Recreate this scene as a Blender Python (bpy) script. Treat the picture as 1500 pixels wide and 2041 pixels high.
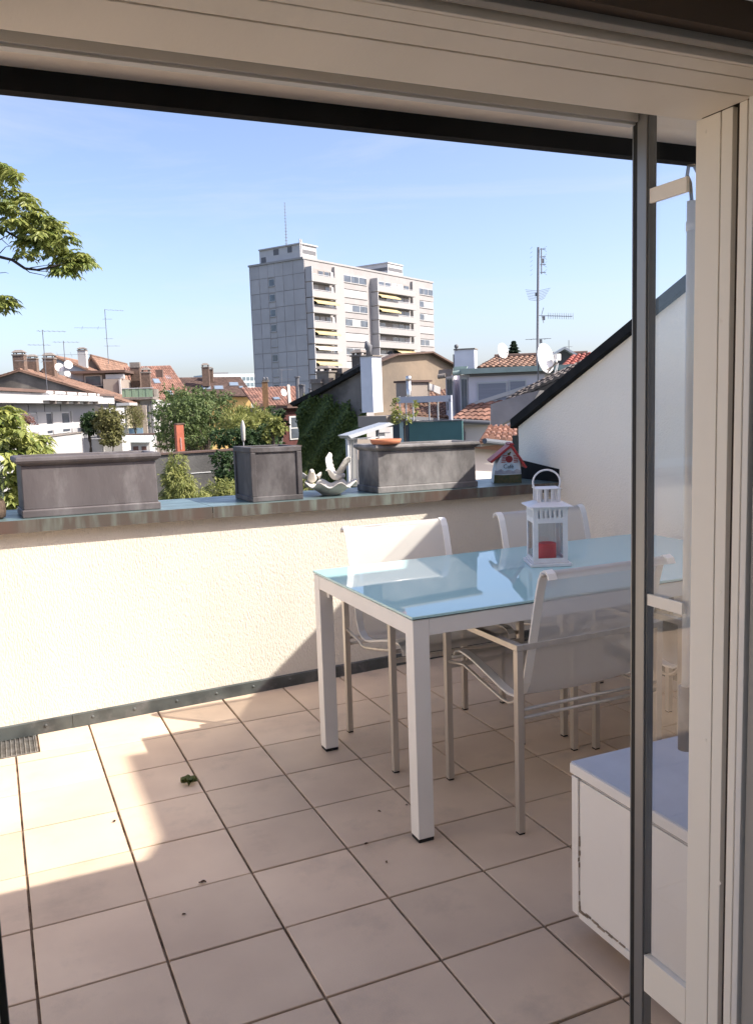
import bpy, bmesh, math, random
from mathutils import Vector, Matrix
random.seed(7)
for o in list(bpy.data.objects): bpy.data.objects.remove(o, do_unlink=True)
scene = bpy.context.scene
C = scene.collection
R = math.radians

# ------------------------------------------------------------------ camera
CAM = Vector((0.0, 0.0, 1.3912))          # eye height above the terrace tiles; +Y looks away from the door, +X runs along the parapet
FPX, CX, CY = 1725.34, 750.0, 1020.5      # focal length of the photograph in its own pixels
yaw, pitch, roll = R(23.9459), R(-7.1749), R(-1.9205)
fw = Vector((math.sin(yaw)*math.cos(pitch), math.cos(yaw)*math.cos(pitch), math.sin(pitch)))
rt = Vector((math.cos(yaw), -math.sin(yaw), 0)); up = rt.cross(fw)
rt2 = math.cos(roll)*rt + math.sin(roll)*up; up2 = -math.sin(roll)*rt + math.cos(roll)*up
cd = bpy.data.cameras.new('camera'); cam = bpy.data.objects.new('camera', cd); C.objects.link(cam)
m = Matrix((rt2, up2, -fw)).transposed().to_4x4(); m.translation = CAM; cam.matrix_world = m
cd.sensor_fit = 'VERTICAL'; cd.sensor_height = 36.0; cd.sensor_width = 36.0
cd.lens = FPX/2041*36.0; cd.clip_start = 0.02; cd.clip_end = 6000
scene.camera = cam

# ------------------------------------------------------------------ sky, sun, exposure
SUNV = Vector((0.875, -0.631, 1.0)).normalized()      # towards the sun: behind the viewer's right shoulder
el = math.asin(SUNV.z); az = math.atan2(SUNV.x, SUNV.y)
w = bpy.data.worlds.new('World'); scene.world = w; w.use_nodes = True
nt = w.node_tree; bg = nt.nodes['Background']
sk = nt.nodes.new('ShaderNodeTexSky'); sk.sky_type = 'NISHITA'; sk.sun_disc = False
sk.sun_elevation = el; sk.sun_rotation = az; sk.altitude = 300; sk.air_density = 0.8; sk.dust_density = 2.9; sk.ozone_density = 3.0
tn = nt.nodes.new('ShaderNodeMix'); tn.data_type = 'RGBA'; tn.blend_type = 'MULTIPLY'; tn.inputs[0].default_value = 1.0; tn.inputs[7].default_value = (1.06, 0.955, 0.93, 1)   # the phone's white balance
nt.links.new(sk.outputs[0], tn.inputs[6]); 
tcw = nt.nodes.new('ShaderNodeTexCoord'); mpw = nt.nodes.new('ShaderNodeMapping'); mpw.inputs['Scale'].default_value = (1.0, 1.0, 7.0); mpw.inputs['Rotation'].default_value = (0.05, 0.08, 0.6)
cn = nt.nodes.new('ShaderNodeTexNoise'); cn.inputs['Scale'].default_value = 1.9; cn.inputs['Detail'].default_value = 8.0; cn.inputs['Roughness'].default_value = 0.62; cn.inputs['Distortion'].default_value = 0.6
cr = nt.nodes.new('ShaderNodeMapRange'); cr.inputs[1].default_value = 0.50; cr.inputs[2].default_value = 0.80; cr.inputs[4].default_value = 0.42                                # thin high cloud
cm_ = nt.nodes.new('ShaderNodeMix'); cm_.data_type = 'RGBA'; cm_.inputs[7].default_value = (2.75, 2.85, 3.15, 1)
nt.links.new(tcw.outputs['Generated'], mpw.inputs[0]); nt.links.new(mpw.outputs[0], cn.inputs['Vector']); nt.links.new(cn.outputs[0], cr.inputs[0]); nt.links.new(cr.outputs[0], cm_.inputs[0]); nt.links.new(tn.outputs[2], cm_.inputs[6])
nt.links.new(cm_.outputs[2], bg.inputs[0]); bg.inputs[1].default_value = 0.074
sl = bpy.data.lights.new('sun', 'SUN'); sl.energy = 2.0; sl.angle = R(0.53); sl.color = (1.0, 0.94, 0.84)
so = bpy.data.objects.new('sun', sl); C.objects.link(so); so.rotation_euler = SUNV.to_track_quat('Z', 'Y').to_euler(); so.location = (0, 0, 30)
vs = scene.view_settings; vs.view_transform = 'Standard'; vs.look = 'None'; vs.gamma = 1.0; vs.exposure = 2.12; vs.use_curve_mapping = False
scene.render.engine = 'CYCLES'
cy = scene.cycles; cy.max_bounces = 10; cy.diffuse_bounces = 6; cy.glossy_bounces = 4; cy.transmission_bounces = 6; cy.transparent_max_bounces = 24

# ------------------------------------------------------------------ materials
MATS = {}
def _n(nt, t, **kw):
    n = nt.nodes.new(t)
    for k, v in kw.items(): setattr(n, k, v)
    return n
def mat(name, c1, c2=None, scale=6.0, rough=0.7, metal=0.0, bump=0.0, bscale=40.0, spec=0.4, tint=0.0, stretch=(1,1,1),
        detail=5.0, coord='Object', objrand=0.0, lo=0.35, hi=0.65, c3=None, s3=1.5, lo3=0.5, hi3=0.7, dist=0.0, bdetail=4.0, rough2=None):
    """principled surface: two albedos blended by noise, an optional third for stains, noise bump, per-face tint"""
    if name in MATS: return MATS[name]
    mt = bpy.data.materials.new(name); mt.use_nodes = True; nt = mt.node_tree; b = nt.nodes['Principled BSDF']
    b.inputs['Roughness'].default_value = rough; b.inputs['Metallic'].default_value = metal
    b.inputs['Specular IOR Level'].default_value = spec
    tc = _n(nt, 'ShaderNodeTexCoord'); mp = _n(nt, 'ShaderNodeMapping'); mp.inputs['Scale'].default_value = stretch
    if coord == 'World': nt.links.new(_n(nt, 'ShaderNodeNewGeometry').outputs['Position'], mp.inputs[0])
    else: nt.links.new(tc.outputs['Object'], mp.inputs[0])
    c1 = tuple(c1)+(1,)
    col = None
    if c2 is not None:
        nz = _n(nt, 'ShaderNodeTexNoise'); nz.inputs['Scale'].default_value = scale; nz.inputs['Detail'].default_value = detail; nz.inputs['Distortion'].default_value = dist
        nt.links.new(mp.outputs[0], nz.inputs['Vector'])
        rp = _n(nt, 'ShaderNodeMapRange'); rp.inputs[1].default_value = lo; rp.inputs[2].default_value = hi
        nt.links.new(nz.outputs[0], rp.inputs[0])
        mx = _n(nt, 'ShaderNodeMix', data_type='RGBA'); mx.inputs[6].default_value = c1; mx.inputs[7].default_value = tuple(c2)+(1,)
        nt.links.new(rp.outputs[0], mx.inputs[0]); col = mx.outputs[2]
        if rough2 is not None:
            rr = _n(nt, 'ShaderNodeMapRange'); rr.inputs[3].default_value = rough; rr.inputs[4].default_value = rough2
            nt.links.new(rp.outputs[0], rr.inputs[0]); nt.links.new(rr.outputs[0], b.inputs['Roughness'])
    if c3 is not None:
        nz = _n(nt, 'ShaderNodeTexNoise'); nz.inputs['Scale'].default_value = s3; nz.inputs['Detail'].default_value = 6; nz.inputs['Roughness'].default_value = 0.65
        nt.links.new(mp.outputs[0], nz.inputs['Vector'])
        rp = _n(nt, 'ShaderNodeMapRange'); rp.inputs[1].default_value = lo3; rp.inputs[2].default_value = hi3
        nt.links.new(nz.outputs[0], rp.inputs[0])
        mx = _n(nt, 'ShaderNodeMix', data_type='RGBA'); mx.inputs[7].default_value = tuple(c3)+(1,)
        if col is None: mx.inputs[6].default_value = c1
        else: nt.links.new(col, mx.inputs[6])
        nt.links.new(rp.outputs[0], mx.inputs[0]); col = mx.outputs[2]
    if tint:
        at = _n(nt, 'ShaderNodeAttribute', attribute_name='tint')
        mr = _n(nt, 'ShaderNodeMapRange'); mr.inputs[3].default_value = 1-tint; mr.inputs[4].default_value = 1+tint
        nt.links.new(at.outputs['Fac'], mr.inputs[0])
        mx = _n(nt, 'ShaderNodeMix', data_type='RGBA', blend_type='MULTIPLY'); mx.inputs[0].default_value = 1.0
        if col is None: mx.inputs[6].default_value = c1
        else: nt.links.new(col, mx.inputs[6])
        nt.links.new(mr.outputs[0], mx.inputs[7]); col = mx.outputs[2]
    if objrand:                                # every piece its own shade
        oi = _n(nt, 'ShaderNodeObjectInfo'); mr = _n(nt, 'ShaderNodeMapRange'); mr.inputs[3].default_value = 1-objrand; mr.inputs[4].default_value = 1+objrand
        nt.links.new(oi.outputs['Random'], mr.inputs[0])
        mx = _n(nt, 'ShaderNodeMix', data_type='RGBA', blend_type='MULTIPLY'); mx.inputs[0].default_value = 1.0; nt.links.new(col, mx.inputs[6]); nt.links.new(mr.outputs[0], mx.inputs[7]); col = mx.outputs[2]
    if col is None: b.inputs['Base Color'].default_value = c1
    else: nt.links.new(col, b.inputs['Base Color'])
    if bump:
        nz = _n(nt, 'ShaderNodeTexNoise'); nz.inputs['Scale'].default_value = bscale; nz.inputs['Detail'].default_value = bdetail
        nt.links.new(mp.outputs[0], nz.inputs['Vector'])
        bp = _n(nt, 'ShaderNodeBump'); bp.inputs['Strength'].default_value = 1.0; bp.inputs['Distance'].default_value = bump
        nt.links.new(nz.outputs[0], bp.inputs['Height']); nt.links.new(bp.outputs[0], b.inputs['Normal'])
    MATS[name] = mt
    return mt
def leafmat(name, c1, c2, rough=0.5):
    """leaf: two greens chosen per face, a little light passing through"""
    if name in MATS: return MATS[name]
    mt = bpy.data.materials.new(name); mt.use_nodes = True; nt = mt.node_tree; b = nt.nodes['Principled BSDF']
    b.inputs['Roughness'].default_value = rough; b.inputs['Specular IOR Level'].default_value = 0.35
    at = _n(nt, 'ShaderNodeAttribute', attribute_name='tint')
    mx = _n(nt, 'ShaderNodeMix', data_type='RGBA'); mx.inputs[6].default_value = tuple(c1)+(1,); mx.inputs[7].default_value = tuple(c2)+(1,)
    nt.links.new(at.outputs['Fac'], mx.inputs[0]); nt.links.new(mx.outputs[2], b.inputs['Base Color'])
    tr = _n(nt, 'ShaderNodeBsdfTranslucent'); nt.links.new(mx.outputs[2], tr.inputs[0])
    ms = _n(nt, 'ShaderNodeMixShader'); ms.inputs[0].default_value = 0.35
    nt.links.new(b.outputs[0], ms.inputs[1]); nt.links.new(tr.outputs[0], ms.inputs[2]); nt.links.new(ms.outputs[0], nt.nodes['Material Output'].inputs[0])
    MATS[name] = mt
    return mt
def clearglass(name, tint=(0.9,0.97,0.95), mixf=0.10):
    """thin window pane: mostly see-through with a mirror reflection that grows at grazing angles"""
    if name in MATS: return MATS[name]
    mt = bpy.data.materials.new(name); mt.use_nodes = True; nt = mt.node_tree
    tr = _n(nt, 'ShaderNodeBsdfTransparent'); tr.inputs[0].default_value = tuple(tint)+(1,)
    gl = _n(nt, 'ShaderNodeBsdfGlossy'); gl.inputs['Roughness'].default_value = 0.02
    lw0 = _n(nt, 'ShaderNodeLayerWeight'); lw0.inputs[0].default_value = 0.5
    pw = _n(nt, 'ShaderNodeMath', operation='POWER'); pw.inputs[1].default_value = 4.0; nt.links.new(lw0.outputs['Facing'], pw.inputs[0])
    lw = _n(nt, 'ShaderNodeMapRange'); lw.inputs[3].default_value = mixf*0.5; lw.inputs[4].default_value = 0.9; nt.links.new(pw.outputs[0], lw.inputs[0])
    ms = _n(nt, 'ShaderNodeMixShader'); nt.links.new(lw.outputs[0], ms.inputs[0])
    nt.links.new(tr.outputs[0], ms.inputs[1]); nt.links.new(gl.outputs[0], ms.inputs[2]); nt.links.new(ms.outputs[0], nt.nodes['Material Output'].inputs[0])
    MATS[name] = mt
    return mt

# ------------------------------------------------------------------ mesh builder
class MB:
    def __init__(s): s.v = []; s.f = []; s.t = []
    def quad(s, a, b, c, d, t=None):
        i = len(s.v); s.v += [tuple(a), tuple(b), tuple(c), tuple(d)]; s.f.append((i, i+1, i+2, i+3)); s.t.append(random.random() if t is None else t); return s
    def tri(s, a, b, c, t=None):
        i = len(s.v); s.v += [tuple(a), tuple(b), tuple(c)]; s.f.append((i, i+1, i+2)); s.t.append(random.random() if t is None else t); return s
    def hexa(s, p, t=None):
        """eight corners: 0-3 bottom ring, 4-7 top ring"""
        i = len(s.v); s.v += [tuple(q) for q in p]
        tt = random.random() if t is None else t
        for f in ((3,2,1,0),(4,5,6,7),(0,1,5,4),(1,2,6,5),(2,3,7,6),(3,0,4,7)): s.f.append(tuple(i+k for k in f)); s.t.append(tt)
        return s
    def box(s, x0, x1, y0, y1, z0, z1, t=None):
        return s.hexa([(x0,y0,z0),(x1,y0,z0),(x1,y1,z0),(x0,y1,z0),(x0,y0,z1),(x1,y0,z1),(x1,y1,z1),(x0,y1,z1)], t)
    def obox(s, o, a, b, c, t=None):
        o, a, b, c = Vector(o), Vector(a), Vector(b), Vector(c)
        return s.hexa([o, o+a, o+a+b, o+b, o+c, o+a+c, o+a+b+c, o+b+c], t)
    def prism(s, poly, ext, t=None):
        """polygon (list of 3D points) pushed along ext"""
        n = len(poly); i = len(s.v); e = Vector(ext); tt = random.random() if t is None else t
        s.v += [tuple(Vector(p)) for p in poly] + [tuple(Vector(p)+e) for p in poly]
        s.f.append(tuple(range(i+n-1, i-1, -1))); s.f.append(tuple(range(i+n, i+2*n))); s.t += [tt, tt]
        for k in range(n):
            j = (k+1) % n; s.f.append((i+k, i+j, i+n+j, i+n+k)); s.t.append(tt)
        return s
    def bar(s, p, q, w, h=None, t=None, upv=(0,0,1)):
        """square bar from p to q"""
        p, q = Vector(p), Vector(q); d = (q-p).normalized(); h = w if h is None else h
        u = Vector(upv)
        if abs(d.dot(u)) > 0.95: u = Vector((0,1,0))
        a = d.cross(u).normalized(); b = a.cross(d).normalized()
        a *= w/2; b *= h/2
        return s.hexa([p-a-b, p+a-b, p+a+b, p-a+b, q-a-b, q+a-b, q+a+b, q-a+b], t)
    def tube(s, pts, r, n=8, cap=True, t=None):
        pts = [Vector(p) for p in pts]; rs = r if isinstance(r, (list, tuple)) else [r]*len(pts)
        i0 = len(s.v); tt = random.random() if t is None else t; pa = None
        for k, p in enumerate(pts):
            d = (pts[min(k+1, len(pts)-1)]-pts[max(k-1, 0)]).normalized()
            if pa is None:
                u = Vector((0,0,1)) if abs(d.z) < 0.9 else Vector((0,1,0)); a = d.cross(u).normalized()
            else:
                a = (pa - d*pa.dot(d)); a = a.normalized() if a.length > 1e-6 else d.orthogonal().normalized()
            pa = a; b = d.cross(a)
            for j in range(n):
                g = 2*math.pi*j/n; s.v.append(tuple(p+(a*math.cos(g)+b*math.sin(g))*rs[k]))
        for k in range(len(pts)-1):
            for j in range(n):
                s.f.append((i0+k*n+j, i0+k*n+(j+1)%n, i0+(k+1)*n+(j+1)%n, i0+(k+1)*n+j)); s.t.append(tt)
        if cap:
            s.f.append(tuple(i0+j for j in range(n-1, -1, -1))); e = i0+(len(pts)-1)*n; s.f.append(tuple(e+j for j in range(n))); s.t += [tt, tt]
        return s
    def lathe(s, prof, c=(0,0,0), n=24, ax=None, t=None, wave=None):
        """profile [(r, h)] turned round the axis through c"""
        c = Vector(c); az_ = Vector(ax or (0,0,1)).normalized(); a = az_.orthogonal().normalized(); b = az_.cross(a); i0 = len(s.v); tt = random.random() if t is None else t
        for k, (r, h) in enumerate(prof):
            for j in range(n):
                g = 2*math.pi*j/n; rr, hh = (r, h) if wave is None else wave(r, h, g, k)
                s.v.append(tuple(c+(a*math.cos(g)+b*math.sin(g))*rr+az_*hh))
        for k in range(len(prof)-1):
            for j in range(n): s.f.append((i0+k*n+j, i0+k*n+(j+1)%n, i0+(k+1)*n+(j+1)%n, i0+(k+1)*n+j)); s.t.append(tt)
        if prof[0][0] > 1e-5: s.f.append(tuple(i0+j for j in range(n-1, -1, -1))); s.t.append(tt)
        if prof[-1][0] > 1e-5: e = i0+(len(prof)-1)*n; s.f.append(tuple(e+j for j in range(n))); s.t.append(tt)
        return s
    def ball(s, c, rx, ry, rz, n=12, m=8, rot=None, t=None):
        i0 = len(s.v); c = Vector(c); tt = random.random() if t is None else t
        for k in range(m+1):
            ph = math.pi*k/m
            for j in range(n):
                g = 2*math.pi*j/n; p = Vector((rx*math.sin(ph)*math.cos(g), ry*math.sin(ph)*math.sin(g), rz*math.cos(ph)))
                if rot: p = rot @ p
                s.v.append(tuple(c+p))
        for k in range(m):
            for j in range(n): s.f.append((i0+k*n+j, i0+(k+1)*n+j, i0+(k+1)*n+(j+1)%n, i0+k*n+(j+1)%n)); s.t.append(tt)
        return s
    def build(s, name, material, parent=None, smooth=False, bevel=0.0, seg=2, weld=False, kind=None):
        me = bpy.data.meshes.new(name); me.from_pydata(s.v, [], s.f)
        at = me.attributes.new('tint', 'FLOAT', 'FACE'); at.data.foreach_set('value', s.t)
        if weld:
            bm = bmesh.new(); bm.from_mesh(me); bmesh.ops.remove_doubles(bm, verts=bm.verts, dist=1e-5); bm.to_mesh(me); bm.free()
        me.materials.append(material)
        if smooth: me.polygons.foreach_set('use_smooth', [True]*len(me.polygons))
        o = bpy.data.objects.new(name, me); C.objects.link(o)
        if parent: adopt(o, parent)
        if bevel:
            b = o.modifiers.new('bevel', 'BEVEL'); b.width = bevel; b.segments = seg; b.limit_method = 'ANGLE'; b.angle_limit = R(40)
        if kind: o['kind'] = kind
        return o
def world_loc(o):
    return o.location.copy() if o.parent is None else Vector((0,0,0)) if o.type != 'EMPTY' else o.location.copy()
def adopt(o, parent):
    o.parent = parent
    o.matrix_parent_inverse = Matrix.Translation(-parent.location) if parent.parent is None else Matrix.Identity(4)
def tag(o, label, cat, group=None):
    o['label'] = label; o['category'] = cat
    if group: o['group'] = group
    return o
def thing(name, label, cat, loc=(0,0,0), group=None):
    o = bpy.data.objects.new(name, None); o.empty_display_size = 0.1; C.objects.link(o); o.location = loc
    return tag(o, label, cat, group)
def struct(o): o['kind'] = 'structure'; return o
def copy_tree(o, parent=None):
    c = o.copy(); C.objects.link(c); c.parent = parent
    for ch in list(o.children): copy_tree(ch, c)
    return c

# ------------------------------------------------------------------ sight lines: where a direction in the photograph meets a plane of the place
def ray(x, y): return rt2*((x-CX)/FPX) - up2*((y-CY)/FPX) + fw
def at(x, y, D): return CAM + ray(x, y)*D                       # D metres in front of the camera
def onz(x, y, z): d = ray(x, y); return CAM + d*((z-CAM.z)/d.z)
def onx(x, y, X): d = ray(x, y); return CAM + d*(X/d.x)
def ony(x, y, Y): d = ray(x, y); return CAM + d*(Y/d.y)
class Facade:
    """a vertical plane through a point, running along compass direction a (degrees clockwise from +Y); n faces the terrace"""
    def __init__(s, p, a):
        s.o = Vector(p); s.u = Vector((math.sin(R(a)), math.cos(R(a)), 0)); s.n = Vector((s.u.y, -s.u.x, 0))
        if s.n.dot(CAM-s.o) < 0: s.n = -s.n
    def hit(s, x, y): d = ray(x, y); return CAM + d*((s.o-CAM).dot(s.n)/d.dot(s.n))
    def far(s, x, y, d):                       # d metres farther along the same sight line
        h = s.hit(x, y); v = h-CAM; L = math.hypot(v.x, v.y); return CAM + v*((L+d)/L)
    def sight(s, x, y): v = s.hit(x, y)-CAM; v.z = 0; return v.normalized()
    def sz(s, x, y): h = s.hit(x, y); return ((h-s.o).dot(s.u), h.z)
    def pt(s, q, z, off=0.0): p = s.o + s.u*q + s.n*off; return Vector((p.x, p.y, z))
    def rect(s, x0, y0, x1, y1):
        a = s.sz(x0, (y0+y1)/2)[0]; b = s.sz(x1, (y0+y1)/2)[0]; c = s.sz((x0+x1)/2, y1)[1]; d = s.sz((x0+x1)/2, y0)[1]
        return min(a,b), max(a,b), min(c,d), max(c,d)
    def slab(s, mb, q0, q1, z0, z1, d0, d1, t=None):
        return mb.obox(s.pt(q0, z0, d0), s.u*(q1-q0), s.n*(d1-d0), Vector((0,0,z1-z0)), t)
    def px(s, mb, x0, y0, x1, y1, d0, d1, t=None): return s.slab(mb, *s.rect(x0,y0,x1,y1), d0, d1, t)
    def poly(s, pts, off=0.0): return [s.hit(*p)+s.n*off for p in pts]

# ------------------------------------------------------------------ palette of the terrace
M_stucco = mat('cream_stucco', (0.69,0.64,0.55), (0.645,0.595,0.51), scale=2.5, rough=0.9, bump=0.0058, bscale=175, bdetail=8, spec=0.2, c3=(0.60,0.545,0.455), s3=1.7, lo3=0.58, hi3=0.85, stretch=(1,1,.35))
M_gstucco = mat('pale_grey_stucco', (0.90,0.85,0.745), (0.86,0.81,0.705), scale=1.6, rough=0.92, bump=0.004, bscale=120, spec=0.2, c3=(0.60,0.57,0.53), s3=1.3, lo3=0.62, hi3=0.85)
M_tile = mat('beige_floor_tile', (0.67,0.52,0.385), (0.575,0.44,0.33), scale=2.6, rough=0.5, bump=0.0006, bscale=260, spec=0.35, coord='World', objrand=0.08, detail=8, c3=(0.43,0.335,0.26), s3=3.1, lo3=0.54, hi3=0.80, rough2=0.68)
M_grout = mat('brown_grout', (0.11,0.075,0.05), (0.30,0.22,0.15), scale=14, rough=0.95, bump=0.002, bscale=160, spec=0.1)
M_coptop = mat('verdigris_copper', (0.17,0.24,0.235), (0.11,0.165,0.17), scale=9, rough=0.28, metal=0.25, bump=0.0006, bscale=60, spec=0.6, stretch=(1,4,1), c3=(0.10,0.12,0.11), s3=6, rough2=0.42)
M_copfront = mat('brown_copper_with_runs', (0.088,0.072,0.06), (0.17,0.20,0.175), scale=26, rough=0.45, metal=0.2, spec=0.5, stretch=(1,1,0.16), detail=8, lo=0.46, hi=0.74, bump=0.0005, bscale=50, c3=(0.11,0.07,0.055), s3=3)
M_lead = mat('dark_sheet_metal', (0.045,0.05,0.05), (0.085,0.095,0.092), scale=8, rough=0.5, metal=0.2, bump=0.0008, bscale=40, spec=0.5, c3=(0.17,0.165,0.165), s3=5, lo3=0.5, hi3=.75)
M_dark = mat('dark_brown_fascia', (0.016,0.0165,0.017), (0.026,0.0265,0.027), scale=6, rough=0.9, spec=0.1)
M_frame = mat('cream_painted_wood', (0.85,0.785,0.685), (0.80,0.74,0.645), scale=2.2, rough=0.5, spec=0.4, stretch=(3,0.7,0.7), bump=0.0003, bscale=90, c3=(0.58,0.50,0.42), s3=3.5, lo3=0.68, hi3=0.9)
M_groove = mat('brown_shadow_gap', (0.10,0.075,0.055), rough=0.9)
M_soffit = mat('cream_soffit_plaster', (0.85,0.785,0.69), (0.82,0.755,0.66), scale=1.2, rough=0.85, bump=0.001, bscale=220)
M_alu = mat('grey_aluminium', (0.26,0.26,0.255), (0.22,0.22,0.22), scale=3, rough=0.42, metal=0.55, spec=0.5, stretch=(1,1,0.2))
M_alud = mat('dark_grey_aluminium', (0.19,0.19,0.19), rough=0.45, metal=0.4)
M_rubber = mat('black_rubber', (0.012,0.012,0.012), rough=0.7)
M_room = mat('room_paint', (0.78,0.80,0.83), (0.73,0.75,0.78), scale=3, rough=0.9)
M_roomfl = mat('room_floorboard', (0.42,0.30,0.20), (0.36,0.25,0.16), scale=5, rough=0.5, stretch=(1,8,1))

# ------------------------------------------------------------------ terrace floor, tile by tile
S = 0.31; TX, TY = 0.0015, 3.6507
PA, PB = 3.951, 0.0594                        # foot of the parapet: Y = PA + PB*X
Xg = 2.97                                     # face of the side gable wall
b = MB(); b.box(-1.56, Xg+0.1, 0.90, 4.3, -0.35, -0.0075)
floor = struct(b.build('terrace_floor', M_grout))
b = MB(); b.box(-5.2, -1.56, 0.90, 4.3, -0.35, 0.0); struct(b.build('terrace_floor_west', M_tile))
TILES = {}
def tile_mesh(wx, wy):
    k = (round(wx,4), round(wy,4))
    if k in TILES: return TILES[k]
    g, ch, t = 0.0037, 0.0016, 0.010
    x1, y1 = wx-2*g, wy-2*g
    v = []; 
    for (ins, z) in ((0,-t),(0,-ch),(ch,0.0)):
        v += [(ins,ins,z),(x1-ins,ins,z),(x1-ins,y1-ins,z),(ins,y1-ins,z)]
    f = [(8,9,10,11)]
    for r in (0,4):
        for i in range(4): f.append((r+i, r+(i+1)%4, r+4+(i+1)%4, r+4+i))
    me = bpy.data.meshes.new('tile'); me.from_pydata(v, [], f); me.materials.append(M_tile); me['g'] = g
    TILES[k] = me; return me
def lay(x0, y0, x1, y1):
    me = tile_mesh(x1-x0, y1-y0); o = bpy.data.objects.new('tile', me); C.objects.link(o); o.parent = floor
    o.location = (x0+0.0037+random.uniform(-.0006,.0006), y0+0.0037+random.uniform(-.0006,.0006), random.uniform(-.0007,.0004)); o.rotation_euler = (random.uniform(-.0012,.0012), random.uniform(-.0012,.0012), random.uniform(-.0015,.0015))
for i in range(-5, 10):
    xa, xb = TX+i*S, TX+(i+1)*S
    if xb > Xg+.25: continue
    for j in range(-1, 9):
        ya, yb = TY-j*S-S, TY-j*S              # j = -1 is the long last row against the parapet
        if j == -1:
            ya = TY; yb = 4.16
            if i == 0:
                lay(xa, ya, xb, 3.735); lay(0.092, 3.735, xb, yb); continue
            if i == -1:
                lay(xa, ya, xb, 3.735); lay(xa, 3.735, -0.105, yb); continue
        if j < 0: pass
        lay(xa, ya, xb, yb)
# drain grate let into the floor
g = thing('drain_grate', 'galvanised steel drain grate let into floor tiles at foot of parapet', 'drain grate', (0,3.83,0))
b = MB()
for (x0,x1,y0,y1) in ((-0.105,-0.099,3.74,3.95),(0.083,0.089,3.74,3.95),(-0.105,0.089,3.736,3.742)): b.box(x0,x1,y0,y1,-0.02,0.0015)
M_galv = mat('galvanised_steel', (0.34,0.33,0.31), (0.22,0.20,0.18), scale=30, rough=0.45, metal=0.6)
b.build('frame', M_galv, g)
for k in range(10):
    x = -0.088+k*0.0185; b = MB(); b.box(x-0.002, x+0.002, 3.742, 3.95, -0.02, 0.0005); b.build('bar', M_galv, g)
b = MB()
for k in range(22): b.bar((-0.099,3.75+k*0.009,-0.004),(0.083,3.75+k*0.009,-0.004),0.0022)
o = b.build('cross_wires', M_galv, g, kind='stuff')
b = MB(); b.box(-0.105,0.089,3.74,3.95,-0.0074,-0.0070); b.build('pit', mat('drain_pit', (0.03,0.026,0.022), rough=0.9), g)

# ------------------------------------------------------------------ parapet
ZT0, ZT1 = 0.953, -0.0155                     # top of the coping falls slightly to the right
def ptop(x): return ZT0+ZT1*x
E1 = Vector((1, PB, ZT1)).normalized(); E2 = Vector((-PB, 1, 0)).normalized(); E3 = Vector((0,0,1))
OV = 0.047; CD = 0.47                         # coping overhang and depth
CO = Vector((0, PA-OV, ZT0))                  # coping frame: s along the front edge, t back from it
def cp(s, t, h=0.0): return CO + E1*s + E2*t + E3*h
def cop(x, y, h=0.0):                         # where a sight line meets the coping top (+h)
    n = E1.cross(E2); d = ray(x, y); p = CAM + d*((CO+E3*h-CAM).dot(n)/d.dot(n)); q = p-CO; return q.dot(E1), q.dot(E2)
par = thing('parapet_wall', 'cream rendered terrace parapet wall with copper coping and dark base flashing', 'wall', (0.7, PA+0.2, 0))
x0, x1 = -5.3, Xg+0.02
b = MB(); b.hexa([(x0,PA+PB*x0,-3),(x1,PA+PB*x1,-3),(x1,PA+PB*x1+.36,-3),(x0,PA+PB*x0+.36,-3),
                  (x0,PA+PB*x0,ptop(x0)-.02),(x1,PA+PB*x1,ptop(x1)-.02),(x1,PA+PB*x1+.36,ptop(x1)-.02),(x0,PA+PB*x0+.36,ptop(x0)-.02)])
b.build('rendered_wall', M_stucco, par)
seams = [-5.3, -0.62, 0.93, 2.40, Xg-0.004]
for k in range(4):
    a_, c_ = seams[k]+0.0015, seams[k+1]-0.0015
    b = MB(); b.obox(cp(a_,0.001,-0.004), E1*(c_-a_), E2*(CD-0.001), E3*0.004); top = b.build('coping_sheet', M_coptop, par)
    b = MB(); b.obox(cp(a_,0,-0.054), E1*(c_-a_), E2*0.003, E3*0.0535); b.build('coping_lip', M_copfront, par)
b = MB(); b.obox(cp(-5.3,0.003,-0.03), E1*(Xg+5.29), E2*(CD-0.01), E3*0.025); b.build('coping_core', M_dark, par)
edges = [-5.3, 0.245, 1.72, Xg]
for k in range(3):
    a_, c_ = edges[k]+0.001, edges[k+1]-0.001; th = 0.010+0.002*(k%2)
    b = MB(); b.hexa([(a_,PA+PB*a_-th,0.0),(c_,PA+PB*c_-th,0.0),(c_,PA+PB*c_-.0004,0.0),(a_,PA+PB*a_-.0004,0.0),
                      (a_,PA+PB*a_-th*.8,0.056),(c_,PA+PB*c_-th*.8,0.056),(c_,PA+PB*c_-.0004,0.061),(a_,PA+PB*a_-.0004,0.061)])
    b.build('base_flashing', M_lead, par)
for k in range(12):
    xs = -0.05+k*0.19+random.uniform(-.01,.01); b = MB(); b.lathe([(0.0075,0),(0.007,0.003),(0.004,0.005),(0,0.0055)], (xs, PA+PB*xs-0.0095, 0.034), 10, ax=(0,-1,0)); b.build('screw_head', M_lead, par, smooth=True)

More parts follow.
